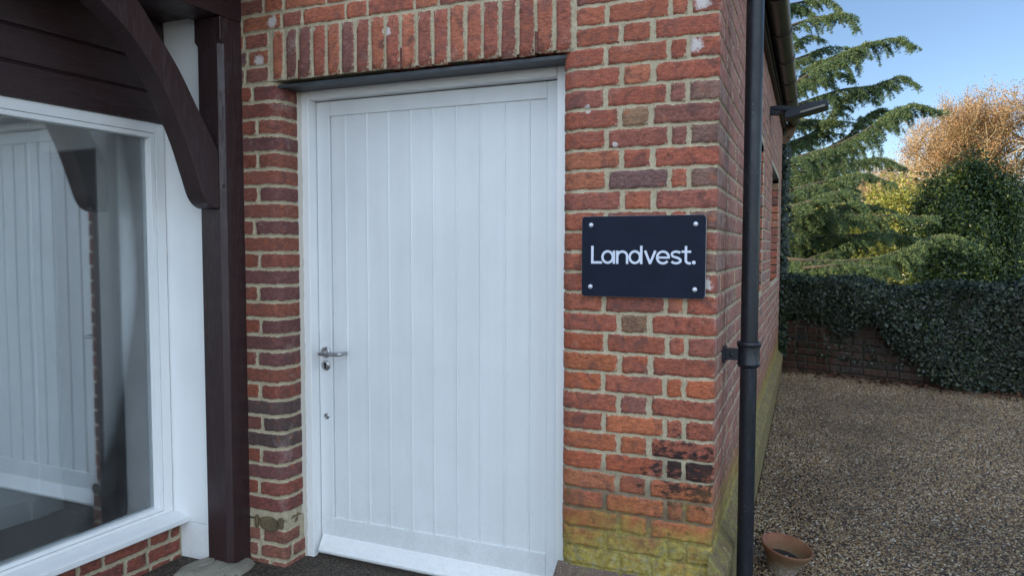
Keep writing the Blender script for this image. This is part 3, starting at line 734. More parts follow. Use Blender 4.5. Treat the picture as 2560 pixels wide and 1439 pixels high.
# roof
n = NT('clay_roof_tiles'); bt = n.n('TexBrick'); cx = n.n('CombineXYZ'); X_, Y_, Z_ = n.xyz(); n.put(cx.inputs[0], Y_); n.put(cx.inputs[1], Z_); n.put(bt.inputs['Vector'], cx.outputs[0])
bt.inputs['Scale'].default_value = 1; bt.inputs['Brick Width'].default_value = .165; bt.inputs['Row Height'].default_value = .07; bt.inputs['Mortar Size'].default_value = .004
bt.inputs['Color1'].default_value = (.13, .06, .04, 1); bt.inputs['Color2'].default_value = (.08, .045, .035, 1); bt.inputs['Mortar'].default_value = (.02, .015, .012, 1)
n.set(Base_Color=bt.outputs[0], Roughness=.9); n.bump(bt.outputs[1], -.6, .01); M['tile'] = n.m
MB().prism([(.10, 2.86), (.10, 2.90), (-2.7, 5.50), (-5.6, 2.90), (-5.6, 2.86), (-2.7, 5.44)], -.20, WL+.12, lambda a, b, t: (a, t, b)).build('roof', M['tile'], brick_building)

# ------------------------------------------------------------------ office sign
sign = empty('office_sign', (-.2575, -.02, 1.4475), 'dark navy rectangular sign with white lettering screwed to the brick pier', 'sign')
def rrect(x0, x1, z0, z1, r, k=6):
    o = []
    for cx_, cz_, a0 in ((x1-r, z0+r, -90), (x1-r, z1-r, 0), (x0+r, z1-r, 90), (x0+r, z0+r, 180)):
        o += [(cx_+r*math.cos(R(a0+90*i/k)), cz_+r*math.sin(R(a0+90*i/k))) for i in range(k+1)]
    return o
SY = -.0225
MB().prism(rrect(-.4815, -.0335, 1.3015, 1.5945, .013), SY, SY-.0012, lambda a, b, t: (a, t, b)).build('face_panel', M['sign'], sign, bevel=.0006)
MB().prism(rrect(-.4820, -.0330, 1.3010, 1.5950, .0135), SY+.0002, SY+.007, lambda a, b, t: (a, t, b)).build('backing_board', M['signedge'], sign)
for i, (x, z) in enumerate(((-.4465, 1.5630), (-.0690, 1.5625), (-.4480, 1.3365), (-.0690, 1.3335))):
    MB().lathe([(0, .0070), (.0035, .0068), (.0062, .0052), (.0072, .0045), (.0085, .002), (.0088, .0)], (x, SY-.001, z), (0, -1, 0), 24).build('screw', M['steeldull'], sign, smooth=True)
    MB().tube([(x, SY+.007, z), (x, .001, z)], .005, 10).build('standoff', M['steeldull'], sign)
LT = MB()
def ribbon(pts, w, lift=0.0, closed=False):
    pts = [np.array(p, float) for p in pts]; n_ = len(pts); k = len(LT.v); y0, y1 = SY-.0012, SY-.0024-lift
    for i, p in enumerate(pts):
        if closed: a, b = pts[i-1], pts[(i+1) % n_]
        else: a, b = pts[max(i-1, 0)], pts[min(i+1, n_-1)]
        d = (b-a)/np.linalg.norm(b-a); nn = np.array([-d[1], d[0]])*w/2
        for q, y in ((p+nn, y1), (p-nn, y1), (p+nn, y0), (p-nn, y0)): LT.v.append((q[0], y, q[1]))
    rng_ = range(n_ if closed else n_-1)
    for i in rng_:
        a, b = k+4*i, k+4*((i+1) % n_)
        LT.f += [(a, a+1, b+1, b), (a, b, b+2, a+2), (a+1, a+3, b+3, b+1)]
    if not closed:
        a, b = k, k+4*(n_-1); LT.f += [(a, a+2, a+3, a+1), (b, b+1, b+3, b+2)]
def oarc(cx_, cz_, rx, rz, a0, a1, k=26): return [(cx_+rx*math.cos(R(a0+(a1-a0)*i/k)), cz_+rz*math.sin(R(a0+(a1-a0)*i/k))) for i in range(k+1)]
w = .0085; B0, XH, CAP = 1.4215, 1.4705, 1.4870
def bar(x0, x1, z0, z1, lift=0.0): LT.box((x0, SY-.0024-lift, z0), (x1, SY-.0012, z1))
bar(-.4455, -.4363, B0, CAP); bar(-.4363, -.4040, B0, B0+.0088, .0001)                        # L
rr = (XH-B0)/2-w/2+.0006; mid = (XH+B0)/2
ribbon(oarc(-.3830, mid, .0196, rr, 0, 360)[:-1], w, 0, True); bar(-.3638, -.3550, B0, XH-.001, .0002)  # a
bar(-.3515, -.3425, B0, XH-.001, .0002)                                                                                  # n
ribbon([(-.3105, B0)]+[(-.3105, XH-.022)]+oarc(-.3285, XH-.0215, .0180, .0170, 8, 178), w)
ribbon(oarc(-.2822, mid, .0192, rr, 0, 360)[:-1], w, 0, True); bar(-.2635, -.2545, B0, CAP, .0002)      # d
ribbon([(-.2455, XH-.001), (-.2268, B0+.002)], w*1.02); ribbon([(-.2083, XH-.001), (-.2272, B0+.002)], w*1.02, .0002)     # v
bar(-.2310, -.2230, B0, B0+.006, .0003)
ribbon(oarc(-.1812, mid-.0005, .0207, rr, 2, 322, 34), w); bar(-.2000, -.1568, mid-.0045, mid+.0030, .0002)             # e
s_pts = oarc(-.1345, XH-.0135, .0155, .0092, 28, 185, 16)[:-1]+[(-.1475, mid+.0035), (-.1380, mid+.0008), (-.1290, mid-.0015)]+oarc(-.1352, B0+.0132, .0160, .0092, 42, -160, 18)[1:]
ribbon(s_pts, w*.96)                                                                                                       # s
ribbon([(-.1010, CAP-.001), (-.1010, B0+.014)]+oarc(-.0890, B0+.0145, .0120, .0105, 180, 268, 12)+[(-.0835, B0+.0038)], w)       # t
bar(-.1160, -.0830, XH-.0085, XH-.0005, .0002)
LT.lathe([(.0066, -.0001), (.0066, .0012), (0, .0012)], (-.0735, SY-.0012, B0+.0068), (0, -1, 0), 24)
LT.build('lettering', M['letter'], sign)

# ------------------------------------------------------------------ timber framed wing (turned 4.2 degrees)
A_ = R(3.0); Ev = np.array([-math.sin(A_), -math.cos(A_), 0]); Nv = np.array([math.cos(A_), -math.sin(A_), 0]); W0 = np.array([-2.493, -.08, 0]); PR = np.array([-2.100, 0, 0])
def WG(s, n_, z): return W0+Ev*s+Nv*n_+np.array([0, 0, z])
def PG(s, n_, z): return PR+Ev*s+Nv*n_+np.array([0, 0, z])
wing = empty('timber_framed_wing', (-2.4, -.6, 0), 'dark timber framed wing with large white window beside the door', 'building')
SL = 3.3
wf = MB()
def ring(mb, s0, s1, z0, z1, w_, n0, n1):
    mb.box((s0, n0, z0), (s0+w_, n1, z1), WG).box((s1-w_, n0, z0), (s1, n1, z1), WG).box((s0+w_, n0, z0), (s1-w_, n1, z0+w_), WG).box((s0+w_, n0, z1-w_), (s1-w_, n1, z1), WG)
wf.box((.004, -.07, .222), (.050, 0, 2.050), WG).box((SL-.05, -.07, .222), (SL, 0, 2.050), WG).box((.050, -.07, .222), (SL-.05, 0, .238), WG).box((.050, -.07, 2.004), (SL-.05, 0, 2.050), WG)
window = wf.build('window', M['white'], wing, bevel=.002)
wb2 = MB(); wb2.box((.0515, -.06, .2395), (.074, -.004, 2.0025), WG).box((SL-.074, -.06, .2395), (SL-.0515, -.004, 2.0025), WG).box((.074, -.06, .2395), (SL-.074, -.004, .257), WG).box((.074, -.06, 1.982), (SL-.074, -.004, 2.0025), WG)
for s in (.97,): wb2.box((s-.03, -.06, .257), (s+.03, -.004, 1.982), WG)
o = wb2.build('glazing_bead', M['white'], bevel=.002); o.parent = window
def PN(s, n_, z): return WG(s, n_-.030+(s-.5)*.040, z)      # first pane is skewed from its frame to shape the door's reflection
MB().box((.066, 0, .248), (.955, .005, 1.990), PN).build('pane', M['glass']).parent = window
MB().box((.985, -.018, .248), (SL-.06, -.013, 1.990), WG).build('pane', M['glass']).parent = window
sp_ = [(-.06, .222), (.002, .2215), (.094, .2135), (.102, .209), (.102, .186), (.096, .182), (.05, .180), (-.06, .18)]
MB().prism(sp_, -.006, SL+.05, lambda a, b, t: WG(t, a, b-.0)).build('window_sill', M['white'], wing, bevel=.0025)
# brick under the sill
dw = Bricks(); wp = Path([dict(k='l', x=float(WG(SL+.1, .05, 0)[0]), y=float(WG(SL+.1, .05, 0)[1]), dx=float(-Ev[0]), dy=float(-Ev[1]), L=SL+.1)], 0)
for q, z0 in enumerate((.115, .040, -.035, -.110)):
    u = .1*(q % 2); hd = bool(q % 2)
    while u < SL+.09:
        L = .102 if hd else .215
        b = min(u+L, SL+.092); dw.brick(wp, u, b, z0, z0+.064, brick_colour(tone=(.24, .066, .045)), fine=u > 1.8); u += L+J; hd = not hd if q % 2 == 0 else True if not hd else False
dw.build('dwarf_wall', M['brick'], wing)
mm_ = MB(); strip(mm_, wp, 0, SL+.1, -.2, .18, MD, .2); mm_.build('dwarf_wall_mortar', M['mortar'], wing)
# white return board between window and post, lower piece separate
MB().box((-2.4985, -.08, .183), (-2.20, -.05, 2.518)).build('return_panel', M['panelw'], wing, bevel=.002)
MB().box((-2.462, -.0825, -.075), (-2.20, -.05, .181)).build('panel_foot', M['panelw'], wing, bevel=.002)
# dark shiplap boards above the window
sb = MB()
for i, (z0, z1) in enumerate(((2.051, 2.1885), (2.1895, 2.3285), (2.3295, 2.53))):
    sb.prism([(-.03, z0), (.014, z0), (.017, z0+.006), (.011, z1-.012), (.004, z1-.004), (.004, z1), (-.03, z1)], .004, SL+.3, lambda a, b, t: WG(t, a, b))
sb.build('cladding', M['woody'], wing, bevel=.0012)
# post with stopped chamfers
post = MB(); D, Wd, ch = .122, .158, .021
def sect(c): return [(0, 0), (D-c, 0), (D, -c), (D, -Wd+c), (D-c, -Wd), (0, -Wd)]
lv = [(-.02, ch), (2.375, ch), (2.392, .002), (2.491, .002)]
k = 0
for z, c in lv: post.v += [tuple(PG(s, n_, z)) for s, n_ in sect(c)]
for i in range(len(lv)-1):
    for j in range(6): a = i*6+j; b = i*6+(j+1) % 6; post.f.append((a, a+6, b+6, b))
post.f += [tuple(range(6)), tuple(range(len(lv)*6-1, len(lv)*6-7, -1))]
post_o = post.build('post', M['wood'], wing, bevel=.0012)
for (s, z) in ((.106, 1.753),):
    pg = MB().lathe([(0, .0035), (.009, .0025), (.0105, 0)], PG(s, -.008, z), Nv+np.array([0, 0, 0])-0*Ev, 18).build('peg', M['wood'], smooth=True); pg.parent = post_o
# eaves beam and soffit
bmx = MB().box((-.0, -.165, 2.4915), (SL+.6, .004, 2.70), PG).build('eaves_beam', M['woody'], wing, bevel=.003)
pg = MB().lathe([(0, .004), (.009, .003), (.0105, 0)], PG(.056, .0035, 2.523), Nv, 18).build('peg', M['wood'], smooth=True); pg.parent = bmx
MB().add([WG(-.02, .0, 2.516), WG(SL+.6, .0, 2.516), PG(SL+.6, -.16, 2.516), PG(-.01, -.16, 2.516)], [(0, 1, 2, 3)]).add([WG(-.02, .0, 2.526), WG(SL+.6, .0, 2.526), PG(SL+.6, -.16, 2.526), PG(-.01, -.16, 2.526)], [(3, 2, 1, 0)]).build('soffit', M['woody'], wing)
# curved brace
up = [(.119, 1.650), (.122, 1.905), (.220, 2.060), (.318, 2.216), (.410, 2.331), (.501, 2.446), (.538, 2.493)]
dn = [(.800, 2.493), (.668, 2.398), (.585, 2.340), (.502, 2.264), (.424, 2.166), (.361, 2.060), (.296, 1.931), (.247, 1.800), (.220, 1.722), (.203, 1.688), (.180, 1.665), (.155, 1.653)]
def smooth_line(p, k=5):
    p = [np.array(q) for q in p]; out = []
    for i in range(len(p)-1):
        p0, p1, p2, p3 = p[max(i-1, 0)], p[i], p[i+1], p[min(i+2, len(p)-1)]
        for j in range(k):
            t = j/k; out.append(.5*((2*p1)+(-p0+p2)*t+(2*p0-5*p1+4*p2-p3)*t*t+(-p0+3*p1-3*p2+p3)*t**3))
    out.append(p[-1]); return [tuple(map(float, q)) for q in out]
outl = [up[0], up[1]]+smooth_line(up[1:], 5)[1:]+smooth_line(dn, 5)
bm_ = MB(); Nn = len(outl)
us_ = smooth_line(up[1:], 5); us_ = [up[0], (.1205, 1.78)]+us_
ds_ = smooth_line(dn, 5)[::-1]
def resample(p, k):
    p = np.array(p); d = np.r_[0, np.cumsum(np.linalg.norm(np.diff(p, axis=0), axis=1))]; t = np.linspace(0, d[-1], k); return np.c_[np.interp(t, d, p[:, 0]), np.interp(t, d, p[:, 1])]
K = 60; U_, D_ = resample(us_, K), resample(ds_, K)
for n_ in (-.020, -.125):
    for P_ in (U_, D_): bm_.v += [tuple(PG(a, n_, b)) for a, b in P_]
for i in range(K-1):
    a = i
    bm_.f += [(i, i+1, K+i+1, K+i), (2*K+i, 3*K+i, 3*K+i+1, 2*K+i+1), (i, 2*K+i, 2*K+i+1, i+1), (K+i, K+i+1, 3*K+i+1, 3*K+i)]
bm_.f += [(0, K, 3*K, 2*K), (K-1, 3*K-1, 4*K-1, 2*K-1)]
bm_.build('curved_brace', M['wood'], wing, bevel=.007, seg=2)
# roof slope and body of the wing
wr = MB(); wr.prism([(.75, 2.72), (.75, 2.78), (-2.6, 5.75), (-6.0, 2.78), (-6.0, 2.72), (-2.6, 5.68)], -.02, 9.0, lambda a, b, t: WG(t, a, b)); wr.build('roof', M['tile'], wing)
MB().box((SL+2.4, -.2, -.1), (9.0, .0, 2.70), WG).build('wing_wall', M['brick_far'], wing)
rw = MB(); rw.box((-.1, -5.6, -.1), (9.0, -5.4, .8), WG).box((-.1, -5.6, 2.4), (9.0, -5.4, 2.70), WG)  # openings are added in this unseen far wall to let sun into the room
for a_ in (-.1, 2.4, 4.9, 7.4): rw.box((a_, -5.6, .8), (a_+.4, -5.4, 2.4), WG)
rw.build('wing_wall', M['brick_far'], wing)

# ------------------------------------------------------------------ room behind the window
M['room'] = plain('room_white', (.84, .86, .88), .6, 0, .03)
M['roomdark'] = plain('room_brown_door', (.030, .015, .011), .5, 0, .2)
M['roomfloor'] = plain('room_dark_floor', (.035, .04, .045), .45, 0, .4, 6, .2)
iw = MB()
iw.box((-3.053, .0, .047), (-2.50, .12, 2.35)).box((-3.47, .0, 1.985), (-3.053, .12, 2.35)).box((.03, -1.06, .047), (1.0, -.985, 2.35), WG).box((-9.0, .0, .047), (-3.47, .10, 2.6)).box((-.12, -1.03, .047), (.03, -.975, 2.35), WG)
io = iw.build('inner_room_wall', M['room']); tag(io, kind='structure')
tag(MB().box((.09, -.985, .047), (1.0, -.965, .16), WG).box((.0, -.975, .047), (.089, -.955, .155), WG).build('room_skirting', M['room']), kind='structure')
tag(MB().box((-.4, -5.4, -.05), (SL+5, -.071, .047), WG).build('room_floor', M['roomfloor']), kind='structure')
tag(MB().box((-.4, -1.3, 2.35), (SL, -.071, 2.40), WG).build('room_ceiling', M['room']), kind='structure')
inner = MB().box((-3.47, .06, .047), (-3.053, .09, 1.985)).build('inner_door', M['roomdark']); tag(inner, kind='structure')

# ------------------------------------------------------------------ rough stone under the post, doorstep
ps = MB(); rs = np.random.default_rng(5); NX, NYY = 26, 16
c0 = PG(.09, -.085, 0)
lump(ps, (c0[0]+.0, c0[1]-.05, -.052), (.165, .185, .098), 12, 24, .12)
st = ps.build('stone_block', M['stone'], smooth=True); tag(st, 'rough weathered stone block under the dark timber post', 'stone block')
d_ = st.modifiers.new('rough', 'DISPLACE'); tx = bpy.data.textures.new('rough', 'CLOUDS'); tx.noise_scale = .05; d_.texture = tx; d_.strength = .016; d_.texture_coords = 'GLOBAL'
stp = MB(); nx_, ny_ = 40, 20
vv = []
for j in range(ny_+1):
    for i in range(nx_+1):
        x = -2.0+1.5*i/nx_; y = -.42+.60*j/ny_
        vv.append((x, y, -.012+.004*math.sin(x*13+y*7)+.003*math.sin(y*31+x*5)-(.02 if j == 0 or i in (0, nx_) else 0)))
stp.add(vv, [(j*(nx_+1)+i, j*(nx_+1)+i+1, (j+1)*(nx_+1)+i+1, (j+1)*(nx_+1)+i) for j in range(ny_) for i in range(nx_)])
sto = stp.build('doorstep', M['step'], smooth=True); tag(sto, 'damp dark stone doorstep in front of the white door', 'doorstep')

# ------------------------------------------------------------------ floodlight on the side wall
fy, fz = 3.2, 2.51
lampo = empty('floodlight', (0, fy, fz), 'dark grey floodlight on short arm, mounted on the side wall below the gutter', 'lamp')
def FL(a, b, t): return (a, fy+t, fz+b)
MB().prism([(-.004, .022), (.012, .030), (.075, .026), (.078, -.012), (.060, -.036), (.010, -.030), (-.004, -.022)], -.035, .035, FL).build('wall_box', M['lamp'], lampo, bevel=.004)
MB().prism([(.030, .030), (.060, .032), (.215, .012), (.222, -.006), (.200, -.012), (.030, .002)], -.045, -.030, FL).prism([(.030, .030), (.060, .032), (.215, .012), (.222, -.006), (.200, -.012), (.030, .002)], .030, .045, FL).build('arm', M['lamp'], lampo, bevel=.002)
MB().prism([(.105, -.045), (.112, -.020), (.200, .012), (.262, .034), (.385, .034), (.402, .022), (.402, .004), (.385, -.012), (.130, -.075), (.105, -.070)], -.085, .095, FL).build('lamp_head', M['lamp'], lampo, bevel=.005)
MB().prism([(.215, -.044), (.380, -.004), (.376, .008), (.212, -.031)], -.0875, -.084, FL).build('lens', M['lens'], lampo)
MB().tube([(.09, fy-.05, fz-.03), (.11, fy-.055, fz-.052), (.125, fy-.05, fz-.05)], .003, 6).build('cable', M['black'], lampo)

# ------------------------------------------------------------------ ground
def gz_at(x, y): return np.clip(.012+.021*y, -.035, .135)
gs = MB(); GX = [-60, -20, -6, -3, -1, 0, .5, 1, 1.5, 2, 2.5, 3, 4, 6, 12, 40, 120]; GY = [-60, -20, -8, -4, -2, -1, 0, 1, 2, 3, 4, 5, 5.8, 6.5, 8, 12, 20, 40, 80, 160, 400]
gs.v = [(x, y, float(gz_at(x, y))-(.02 if -6 <= x <= 0 and 0 < y < 6 else 0)) for y in GY for x in GX]
gs.f = [(j*len(GX)+i, j*len(GX)+i+1, (j+1)*len(GX)+i+1, (j+1)*len(GX)+i) for j in range(len(GY)-1) for i in range(len(GX)-1)]
n = NT('gravel_bed'); cc = n.n('Mix', data_type='RGBA')
vr = n.voro(95, out='Color'); hsv = n.n('SeparateColor'); n.put(hsv.inputs[0], vr)
c = n.mix(hsv.outputs[0], (.05, .04, .03), (.17, .13, .09)); c = n.mix(n.ramp(n.voro(95), .25, .6, 0, .85), c, (.02, .016, .012))
x, y, z = n.xyz(); gg = n.math('GREATER_THAN', y, 6.4); c = n.mix(gg, c, n.mix(n.noise(3, 5), (.05, .07, .02), (.11, .11, .03)))
n.set(Base_Color=c, Roughness=.85); n.bump(n.voro(95), -1.0, .01); M['gravelbed'] = n.m
tag(gs.build('ground', n.m), kind='structure')
# loose stones: one object, scattered by geometry nodes
n = NT('flint_pebbles'); oi = n.n('ObjectInfo'); cr = n.n('ValToRGB'); e = cr.color_ramp
cols = [(.0, (.04, .032, .026)), (.10, (.09, .058, .036)), (.28, (.20, .12, .056)), (.48, (.27, .18, .088)), (.66, (.33, .24, .135)), (.78, (.17, .135, .10)), (.88, (.37, .30, .19)), (.96, (.48, .43, .35))]
e.elements[0].position = 0; e.elements[0].color = (*cols[0][1], 1); e.elements[1].position = 1; e.elements[1].color = (.5, .48, .45, 1)
for p, q in cols[1:]: k = e.elements.new(p); k.color = (*q, 1)
e.interpolation = 'CONSTANT'
n.put(cr.inputs[0], oi.outputs['Random']); n.set(Base_Color=n.mix(1.0, n.mix(1.0, cr.outputs[0], n.ramp(n.noise(1.1, 6, .65), .32, .66, .58, 1.25), 'MULTIPLY'), n.ramp(n.noise(180, 3), .3, .7, .75, 1.2), 'MULTIPLY'), Roughness=.6)
M['pebble'] = n.m
pb = MB(); XS = np.linspace(.05, 4.2, 12); YS = np.linspace(.2, 6.2, 14)
pb.v = [(float(x), float(y), float(gz_at(x, y))) for y in YS for x in XS]
pb.f = [(j*12+i, j*12+i+1, (j+1)*12+i+1, (j+1)*12+i) for j in range(13) for i in range(11)]
peb = pb.build('gravel', M['pebble']); tag(peb, kind='stuff')
ng = bpy.data.node_groups.new('gravel_scatter', 'GeometryNodeTree')
ng.interface.new_socket('Geometry', in_out='INPUT', socket_type='NodeSocketGeometry'); ng.interface.new_socket('Geometry', in_out='OUTPUT', socket_type='NodeSocketGeometry')
N_ = ng.nodes; Lk = ng.links
gi_ = N_.new('NodeGroupInput'); go_ = N_.new('NodeGroupOutput'); dpf = N_.new('GeometryNodeDistributePointsOnFaces'); dpf.inputs['Density'].default_value = 11000
ico = N_.new('GeometryNodeMeshIcoSphere'); ico.inputs['Radius'].default_value = 1.0; ico.inputs['Subdivisions'].default_value = 2
ins = N_.new('GeometryNodeInstanceOnPoints')
rs_ = N_.new('FunctionNodeRandomValue'); rs_.data_type = 'FLOAT_VECTOR'; rs_.inputs[0].default_value = (.0038, .0031, .0024); rs_.inputs[1].default_value = (.0104, .0076, .0058)
rr_ = N_.new('FunctionNodeRandomValue'); rr_.data_type = 'FLOAT_VECTOR'; rr_.inputs[0].default_value = (-.5, -.5, 0); rr_.inputs[1].default_value = (.5, .5, 6.28)
# lumpy stone: shift points of the sphere by noise
spn = N_.new('GeometryNodeSetPosition'); nz_ = N_.new('ShaderNodeTexNoise'); nz_.inputs['Scale'].default_value = 1.1; sb_ = N_.new('ShaderNodeVectorMath'); sb_.operation = 'SUBTRACT'; sb_.inputs[1].default_value = (.5, .5, .5)
ms_ = N_.new('ShaderNodeVectorMath'); ms_.operation = 'SCALE'; ms_.inputs['Scale'].default_value = 1.5
Lk.new(nz_.outputs['Color'], sb_.inputs[0]); Lk.new(sb_.outputs[0], ms_.inputs[0]); Lk.new(ms_.outputs[0], spn.inputs['Offset']); Lk.new(ico.outputs[0], spn.inputs['Geometry'])
sm_ = N_.new('GeometryNodeSetMaterial'); sm_.inputs['Material'].default_value = M['pebble']
ss_ = N_.new('GeometryNodeSetShadeSmooth')
Lk.new(gi_.outputs[0], dpf.inputs['Mesh']); Lk.new(dpf.outputs['Points'], ins.inputs['Points']); Lk.new(spn.outputs[0], ss_.inputs[0]); Lk.new(ss_.outputs[0], sm_.inputs['Geometry']); Lk.new(sm_.outputs[0], ins.inputs['Instance'])
Lk.new(rs_.outputs[0], ins.inputs['Scale']); Lk.new(rr_.outputs[0], ins.inputs['Rotation']); Lk.new(ins.outputs[0], go_.inputs[0])
md = peb.modifiers.new('scatter', 'NODES'); md.node_group = ng

# ------------------------------------------------------------------ terracotta pot, leaning a little
pc = np.array([.212, .80, .024]); pax = np.array([.19, -.06, 1.0]); pax /= np.linalg.norm(pax)
pot = empty('flower_pot', tuple(pc), 'small tilted terracotta pot standing on the gravel beside the drainpipe', 'flower pot')
prof = [(0, .0), (.060, .0), (.067, .006), (.070, .030), (.080, .066), (.098, .108), (.112, .136), (.119, .150), (.121, .160), (.118, .165), (.112, .163), (.106, .150), (.094, .122), (.080, .092), (.068, .070)]
prof = [(r_*.93, h_*.80) for r_, h_ in prof]
MB().lathe(prof, pc, pax, 48).build('pot', M['terracotta'], pot, smooth=True)
MB().lathe([(.0, .072), (.04, .075), (.074, .070)], pc, pax, 30).build('soil', M['soil'], pot, smooth=True)
MB().tube([pc+pax*.078+[-.02, -.01, 0], pc+pax*.081+[.012, .0, 0]], .0025, 6).tube([pc+pax*.078+[.0, -.03, 0], pc+pax*.080+[.03, -.036, 0]], .0018, 6).build('twig', plain('pale_twig', (.5, .5, .48), .6), pot)

# ------------------------------------------------------------------ garden wall, ivy, fallen leaves
gA = np.array([-.25, 6.06, 0]); gB = np.array([5.2, 4.30, 0])
gd = (gB-gA); gL = np.linalg.norm(gd); gd /= gL; gn = np.array([gd[1], -gd[0], 0])     # gn faces the camera
gw = empty('garden_wall', tuple(gA), 'low dark brick boundary wall half buried under ivy at the end of the gravel', 'wall')
gb = Bricks(); gp_ = Path([dict(k='l', x=gA[0], y=gA[1], dx=gd[0], dy=gd[1], L=gL)], 0)
for q in range(12):
    u = -.1*(q % 2); hd = False
    while u < gL-.1:
        hd = random.random() < .45; L = .102 if hd else .215
        if u >= 0: gb.brick(gp_, u, u+L, .09+q*.078, .09+q*.078+.066, brick_colour(), fine=False)
        u += L+.012
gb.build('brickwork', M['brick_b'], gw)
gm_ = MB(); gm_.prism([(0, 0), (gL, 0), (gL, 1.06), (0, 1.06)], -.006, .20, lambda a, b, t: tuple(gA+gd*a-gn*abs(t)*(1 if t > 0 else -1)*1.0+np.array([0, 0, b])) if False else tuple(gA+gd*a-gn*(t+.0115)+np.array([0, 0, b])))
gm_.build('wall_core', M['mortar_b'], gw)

def leaf_polys(cs, ns, size, shape):
    """place flat leaf outlines (k,2) at centres cs facing ns"""
    n_ = len(cs); ns = ns/np.linalg.norm(ns, axis=1, keepdims=True)
    rv = rng.normal(size=(n_, 3)); a = np.cross(ns, rv); a /= np.linalg.norm(a, axis=1, keepdims=True)+1e-9; b = np.cross(ns, a)
    sh = np.array(shape); sz = np.asarray(size).reshape(-1, 1, 1)
    fold = (np.abs(sh[:, 0])*.35)[None, :, None]
    return cs[:, None, :]+(a[:, None, :]*sh[None, :, 0:1]+b[:, None, :]*sh[None, :, 1:2]+ns[:, None, :]*fold)*sz
IVY = [(0, -.5), (.42, -.38), (.38, .0), (.12, .12), (0, .55), (-.12, .12), (-.38, .0), (-.42, -.38)]
OVAL = [(0, -.5), (.22, -.1), (.18, .25), (0, .5), (-.18, .25), (-.22, -.1)]
RH = [(0, -.5), (.3, 0), (0, .5), (-.3, 0)]
M['ivy'] = leaf_mat('ivy_leaf', (.008, .016, .010), (.060, .085, .034), .45, .15, (.018, .032, .017))
M['ivystem'] = plain('ivy_stem', (.055, .045, .035), .8)
def ivy_edge(u):                                # height above ground where the ivy curtain ends
    return .71-.02*u+.07*np.sin(u*5.1)+.05*np.sin(u*11+1)-np.clip((u-1.25)*.95, 0, .55)
NI = 60000
u = rng.uniform(-.05, gL, NI); zt = 1.10+.035*np.sin(u*3)+.03*np.sin(u*7.7)
zb = np.clip(ivy_edge(u), .1, 1); f = rng.uniform(0, 1, NI)**.9
z = zb+(zt-zb)*f+rng.normal(0, .03, NI)-np.where(rng.uniform(0, 1, NI) < .10, rng.uniform(0, .14, NI)*(np.sin(u*23)+np.sin(u*41+1) > .6), 0)
bulge = .05+.17*np.sin(np.clip(f, 0, 1)*math.pi*.62)**.8+.05*np.sin(u*4+z*3)+.03*np.sin(u*13-z*9)
cs = gA+gd*u[:, None]+gn*(bulge*rng.uniform(.75, 1.08, NI))[:, None]; cs[:, 2] = z
ns_ = gn*1.0+np.array([0, 0, .55])+rng.normal(0, .5, (NI, 3))
NTp = 24000; u2 = rng.uniform(-.05, gL, NTp); t2 = rng.uniform(-.35, .22, NTp)
ct = gA+gd*u2[:, None]+gn*t2[:, None]; ct[:, 2] = 1.12+.035*np.sin(u2*3)+.03*np.sin(u2*7.7)+rng.normal(0, .025, NTp)-.9*np.clip(t2-.12, 0, 1)**1.2
nt = np.array([0, 0, 1.])+rng.normal(0, .45, (NTp, 3))
# strip of ivy climbing the far corner of the building, and strays low on the wall
NC = 2600; zc_ = rng.uniform(.3, 2.75, NC); cc_ = np.c_[rng.normal(.015, .035, NC), rng.uniform(WL-.04, WL+.25, NC), zc_]; nc_ = np.array([.8, -.5, .3])+rng.normal(0, .5, (NC, 3))
NS = 260; u3 = rng.uniform(.1, 1.6, NS); cs3 = gA+gd*u3[:, None]+gn*rng.uniform(.01, .05, NS)[:, None]; cs3[:, 2] = rng.uniform(.3, .62, NS)*(1-.2*u3)+.05; n3 = gn+rng.normal(0, .4, (NS, 3))
allc = np.vstack([cs, ct, cs3]); alln = np.vstack([ns_, nt, n3])
ivy = empty('ivy', tuple(gA+np.array([0, 0, .1])), 'thick dark ivy hanging over the low boundary wall', 'ivy')
V = leaf_polys(allc, alln, rng.uniform(.012, .036, len(allc))*np.where(rng.uniform(0, 1, len(allc)) < .12, 1.35, 1.0), IVY)
o = poly_soup('leaves', V, M['ivy'], None, {'rnd': rng.uniform(0, 1, len(V))}); adopt(o, ivy); tag(o, kind='stuff')
sm2 = MB()
for i in range(260):
    uu = random.uniform(0, gL); z_ = random.uniform(.3, 1.15); p = gA+gd*uu+gn*(.24+random.uniform(-.03, .02)); p = p+np.array([0, 0, z_])
    if z_ < float(ivy_edge(np.array([uu]))[0]): continue
    q = [p]; dr = gd*random.uniform(-1, 1)+np.array([0, 0, random.uniform(-1.0, .4)])
    for j in range(5): dr = dr+np.array([0, 0, -.18])+gd*random.uniform(-.25, .25); q.append(q[-1]+dr*.045)
    sm2.tube(q, [.0022, .002, .002, .0018, .0014, .001], 4, False)
o = sm2.build('stems', M['ivystem']); adopt(o, ivy); tag(o, kind='stuff')
V = leaf_polys(cc_, nc_, rng.uniform(.03, .055, NC), IVY)
cl = poly_soup('climbing_ivy', V, M['ivy'], None, {'rnd': rng.uniform(0, 1, NC)}); tag(cl, 'narrow ivy climbing the far corner of the brick side wall', 'ivy')
ND = 1100; u4 = rng.uniform(0, gL, ND); cd = gA+gd*u4[:, None]+gn*(np.abs(rng.normal(.0, .13, ND))+.03)[:, None]; cd[:, 2] = gz_at(cd[:, 0], cd[:, 1])+rng.uniform(.008, .035, ND)
V = leaf_polys(cd, np.array([0, 0, 1.])+rng.normal(0, .4, (ND, 3)), rng.uniform(.03, .07, ND), OVAL)
